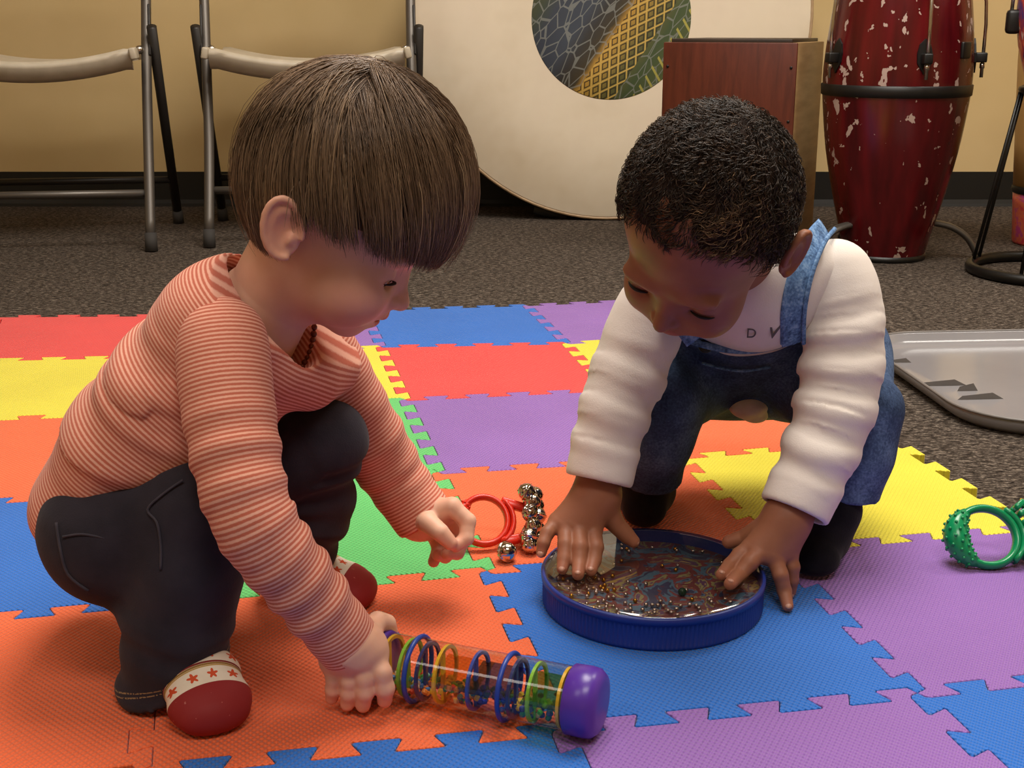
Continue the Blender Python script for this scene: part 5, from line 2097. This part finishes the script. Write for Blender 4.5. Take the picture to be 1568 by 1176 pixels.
for k in range(400):
    if len(spots) > 120:
        break
    q = rg.rand()
    if q < 0.45:
        c_ = vec(-0.058, -0.012) + rg.normal(0, 0.018, 2)
    elif q < 0.75:
        c_ = vec(-0.002, -0.060) + rg.normal(0, 1, 2) * vec(0.032, 0.010)
    else:
        a, r_ = rg.uniform(0, 2 * PI), 0.09 * math.sqrt(rg.rand())
        c_ = vec(r_ * math.cos(a), r_ * math.sin(a))
    if np.linalg.norm(c_) > RD - 0.010 or any(np.linalg.norm(c_ - s_) < 0.0042 for s_ in spots):
        continue
    spots.append(c_)
    (bg if rg.rand() < 0.18 else bs).sphere((c_[0], c_[1], 0.0190 + 0.0021), 0.0021, 10, 7)
bs.build('steel_beads', mat('steel_bead', '#d5d0c8', 0.12, 1.0), dr)['kind'] = 'stuff'
bg.build('brass_beads', mat('brass_bead', '#d8a840', 0.15, 1.0), dr)['kind'] = 'stuff'
gb = dc + vec(0.022, -0.034, 0.0)
MB().sphere((0.024, -0.030, 0.0230), 0.004, 14, 10).build('green_bead', mat('green_glass_bead', '#1f4a2c', 0.08), dr)

# ---------------------------------------------------------------- jingle bells
m_bell = mat('bell_nickel', '#c9bfb4', 0.13, 1.0)
m_slot = mat('bell_slot', '#0c0a09', 0.6)


def bell_mesh():
    b = MB()
    R0 = 1.0
    prof = []
    for k in range(11):
        a = -PI / 2 + PI * k / 10
        prof.append((max(0.02, R0 * math.cos(a)), R0 * math.sin(a)))
    mid = [(1.0, -0.06), (1.09, -0.05), (1.09, 0.05), (1.0, 0.06)]
    prof = prof[:5] + mid + prof[6:]
    b.lathe(prof, 16)
    o = b.build('bell', m_bell, None)
    return o


bell0 = bell_mesh()
sb = MB().box((0, 0, -0.84), (0.16, 0.86, 0.30), None, 0.04)
slot0 = sb.build('bell_slot', m_slot, None)


def put_bell(parent, loc, r, rot, first=[True]):
    if first[0]:
        o, s_ = bell0, slot0
        first[0] = False
    else:
        o, s_ = bell0.copy(), slot0.copy()
        COL.objects.link(o)
        COL.objects.link(s_)
    o.parent = parent
    o.location = loc
    o.scale = (r, r, r)
    o.rotation_euler = rot
    s_.parent = o
    return o


def ring_handle(root, m, RX, RY, tube, grip_a, grip_k=1.6):
    """oval ring in local xy-plane with a knobbly grip and two bell bars; local +x is the bell side"""
    b = MB()
    N = 56
    b.tube([(RX * math.cos(2 * PI * k / N), RY * math.sin(2 * PI * k / N), 0) for k in range(N)], tube, 10, closed=True, flat=(1.35, 0.8), up=(0, 0, 1))
    h = b.build('handle', m, root)
    # swollen grip on the far side from the bells
    b = MB()
    pts, rr_ = [], []
    for k in range(11):
        a = math.radians(180 - grip_a + 2 * grip_a * k / 10)
        pts.append((RX * math.cos(a), RY * math.sin(a), 0))
        rr_.append(tube * (1.0 + grip_k * math.sin(PI * k / 10)))
    b.tube(pts, rr_, 14, flat=(1.1, 1.0), up=(0, 0, 1))
    g_ = b.build('grip', m, root)
    for k in range(1, 10):
        for q in range(8):
            a = math.radians(180 - grip_a + 2 * grip_a * k / 10)
            tw = 2 * PI * (q + 0.5 * (k % 2)) / 8
            rr2 = rr_[k] * 1.02
            cx, cy = math.cos(a), math.sin(a)
            MB().sphere((RX * cx + rr2 * math.cos(tw) * cx, RY * cy + rr2 * math.cos(tw) * cy, rr2 * math.sin(tw) * 1.1), tube * 0.34, 8, 6).build('grip_knob', m, g_)
    # holder bar behind the bells
    b = MB()
    pts = [(RX * 1.02 * math.cos(a) + 0.006, RY * 1.05 * math.sin(a), 0) for a in np.linspace(-1.0, 1.0, 11)]
    b.tube(pts, tube * 1.05, 8, flat=(1.5, 0.7), up=(0, 0, 1))
    b.build('bell_bar', m, root)
    return h


m_redp = mat('red_plastic', '#e0301c', 0.25)
m_greenp = mat('green_plastic', '#0f8a55', 0.22)

# green one: leaning, bells past the right edge of the photo
gp = P(1510, 822, 1.19)
gn = empty('jingle_bells', tuple(gp), label='green-handled jingle bells on the purple tile at right edge', cat='hand bells', group='hand-held jingle bells')
X_ = unit(vec(1.0, 0.06, 0.03))
Y_ = unit(vec(0.03, 0.62, 0.78) - X_ * float(vec(0.03, 0.62, 0.78) @ X_))
gn.rotation_euler = Matrix(np.stack([X_, Y_, np.cross(X_, Y_)], 1).tolist()).to_euler()
ring_handle(gn, m_greenp, 0.0305, 0.0295, 0.0050, 62, 1.5)
rg = np.random.RandomState(4)
Mg = gn.rotation_euler.to_matrix()
for k in range(7):
    a = -1.05 + 2.1 * k / 6
    for s_ in (-1, 1):
        if k == 0:
            continue
        MB().box((0.033 + 0.010 * math.cos(a), 0.034 * math.sin(a), s_ * 0.006), (0.012, 0.006, 0.009), (0, 0, a * 0.6), 0.0015).build('bell_clip', m_greenp, gn)
    for row in range(3):
        th = (-0.9, 0.0, 0.9)[row] + 0.3 * (k % 2)
        l_ = Vector((0.046 + 0.010 * math.cos(th) + 0.004 * math.cos(a), 0.038 * math.sin(a), 0.014 * math.sin(th)))
        wz = (Mg @ l_).z + gp[2]
        if wz < 0.0225:
            l_ = l_ + Mg.inverted() @ Vector((0, 0, 0.0225 - wz))
        put_bell(gn, l_, 0.0088 + 0.0008 * rg.rand(), tuple(rg.uniform(-2, 2, 3)))

# red one, beside the far hand of the striped-shirt toddler
rp = P(741, 797, 1.235)
rd = empty('jingle_bells', tuple(rp), label='red-handled jingle bells on the orange tile between the toddlers', cat='hand bells', group='hand-held jingle bells')
X_ = unit(vec(1.0, 0.10, -0.10))
Y_ = unit(vec(0.10, 0.66, 0.75) - X_ * float(vec(0.10, 0.66, 0.75) @ X_))
rd.rotation_euler = Matrix(np.stack([X_, Y_, np.cross(X_, Y_)], 1).tolist()).to_euler()
ring_handle(rd, m_redp, 0.0245, 0.0255, 0.0042, 48, 0.6)
for s_ in (-1, 1):
    MB().box((0.030, s_ * 0.019, 0), (0.026, 0.009, 0.010), (0, 0, -s_ * 0.25), 0.002).build('bell_arm', m_redp, rd)
Mw = rd.rotation_euler.to_matrix()
for k in range(6):
    a = -0.95 + 1.9 * k / 5
    for row in range(3):
        th = (-1.0, 0.0, 1.0)[row] + 0.35 * (k % 2)
        l_ = Vector((0.035 + 0.013 * math.cos(th) + 0.008 * math.cos(a), 0.036 * math.sin(a), 0.013 * math.sin(th)))
        wz = (Mw @ l_).z + rp[2]
        if wz < 0.0220:
            l_ = l_ + Mw.inverted() @ Vector((0, 0, 0.0220 - wz))
        put_bell(rd, l_, 0.0085 + 0.001 * rg.rand(), tuple(rg.uniform(-2, 2, 3)))
e_ = gz(776, 845, 0.0225) - rp
put_bell(rd, Mw.inverted() @ Vector(e_), 0.0102, (0.4, 0.3, 0.9))
e_ = P(812, 783, 1.235) - rp
put_bell(rd, Mw.inverted() @ Vector(e_), 0.0082, (1.2, 0.9, 0.2))
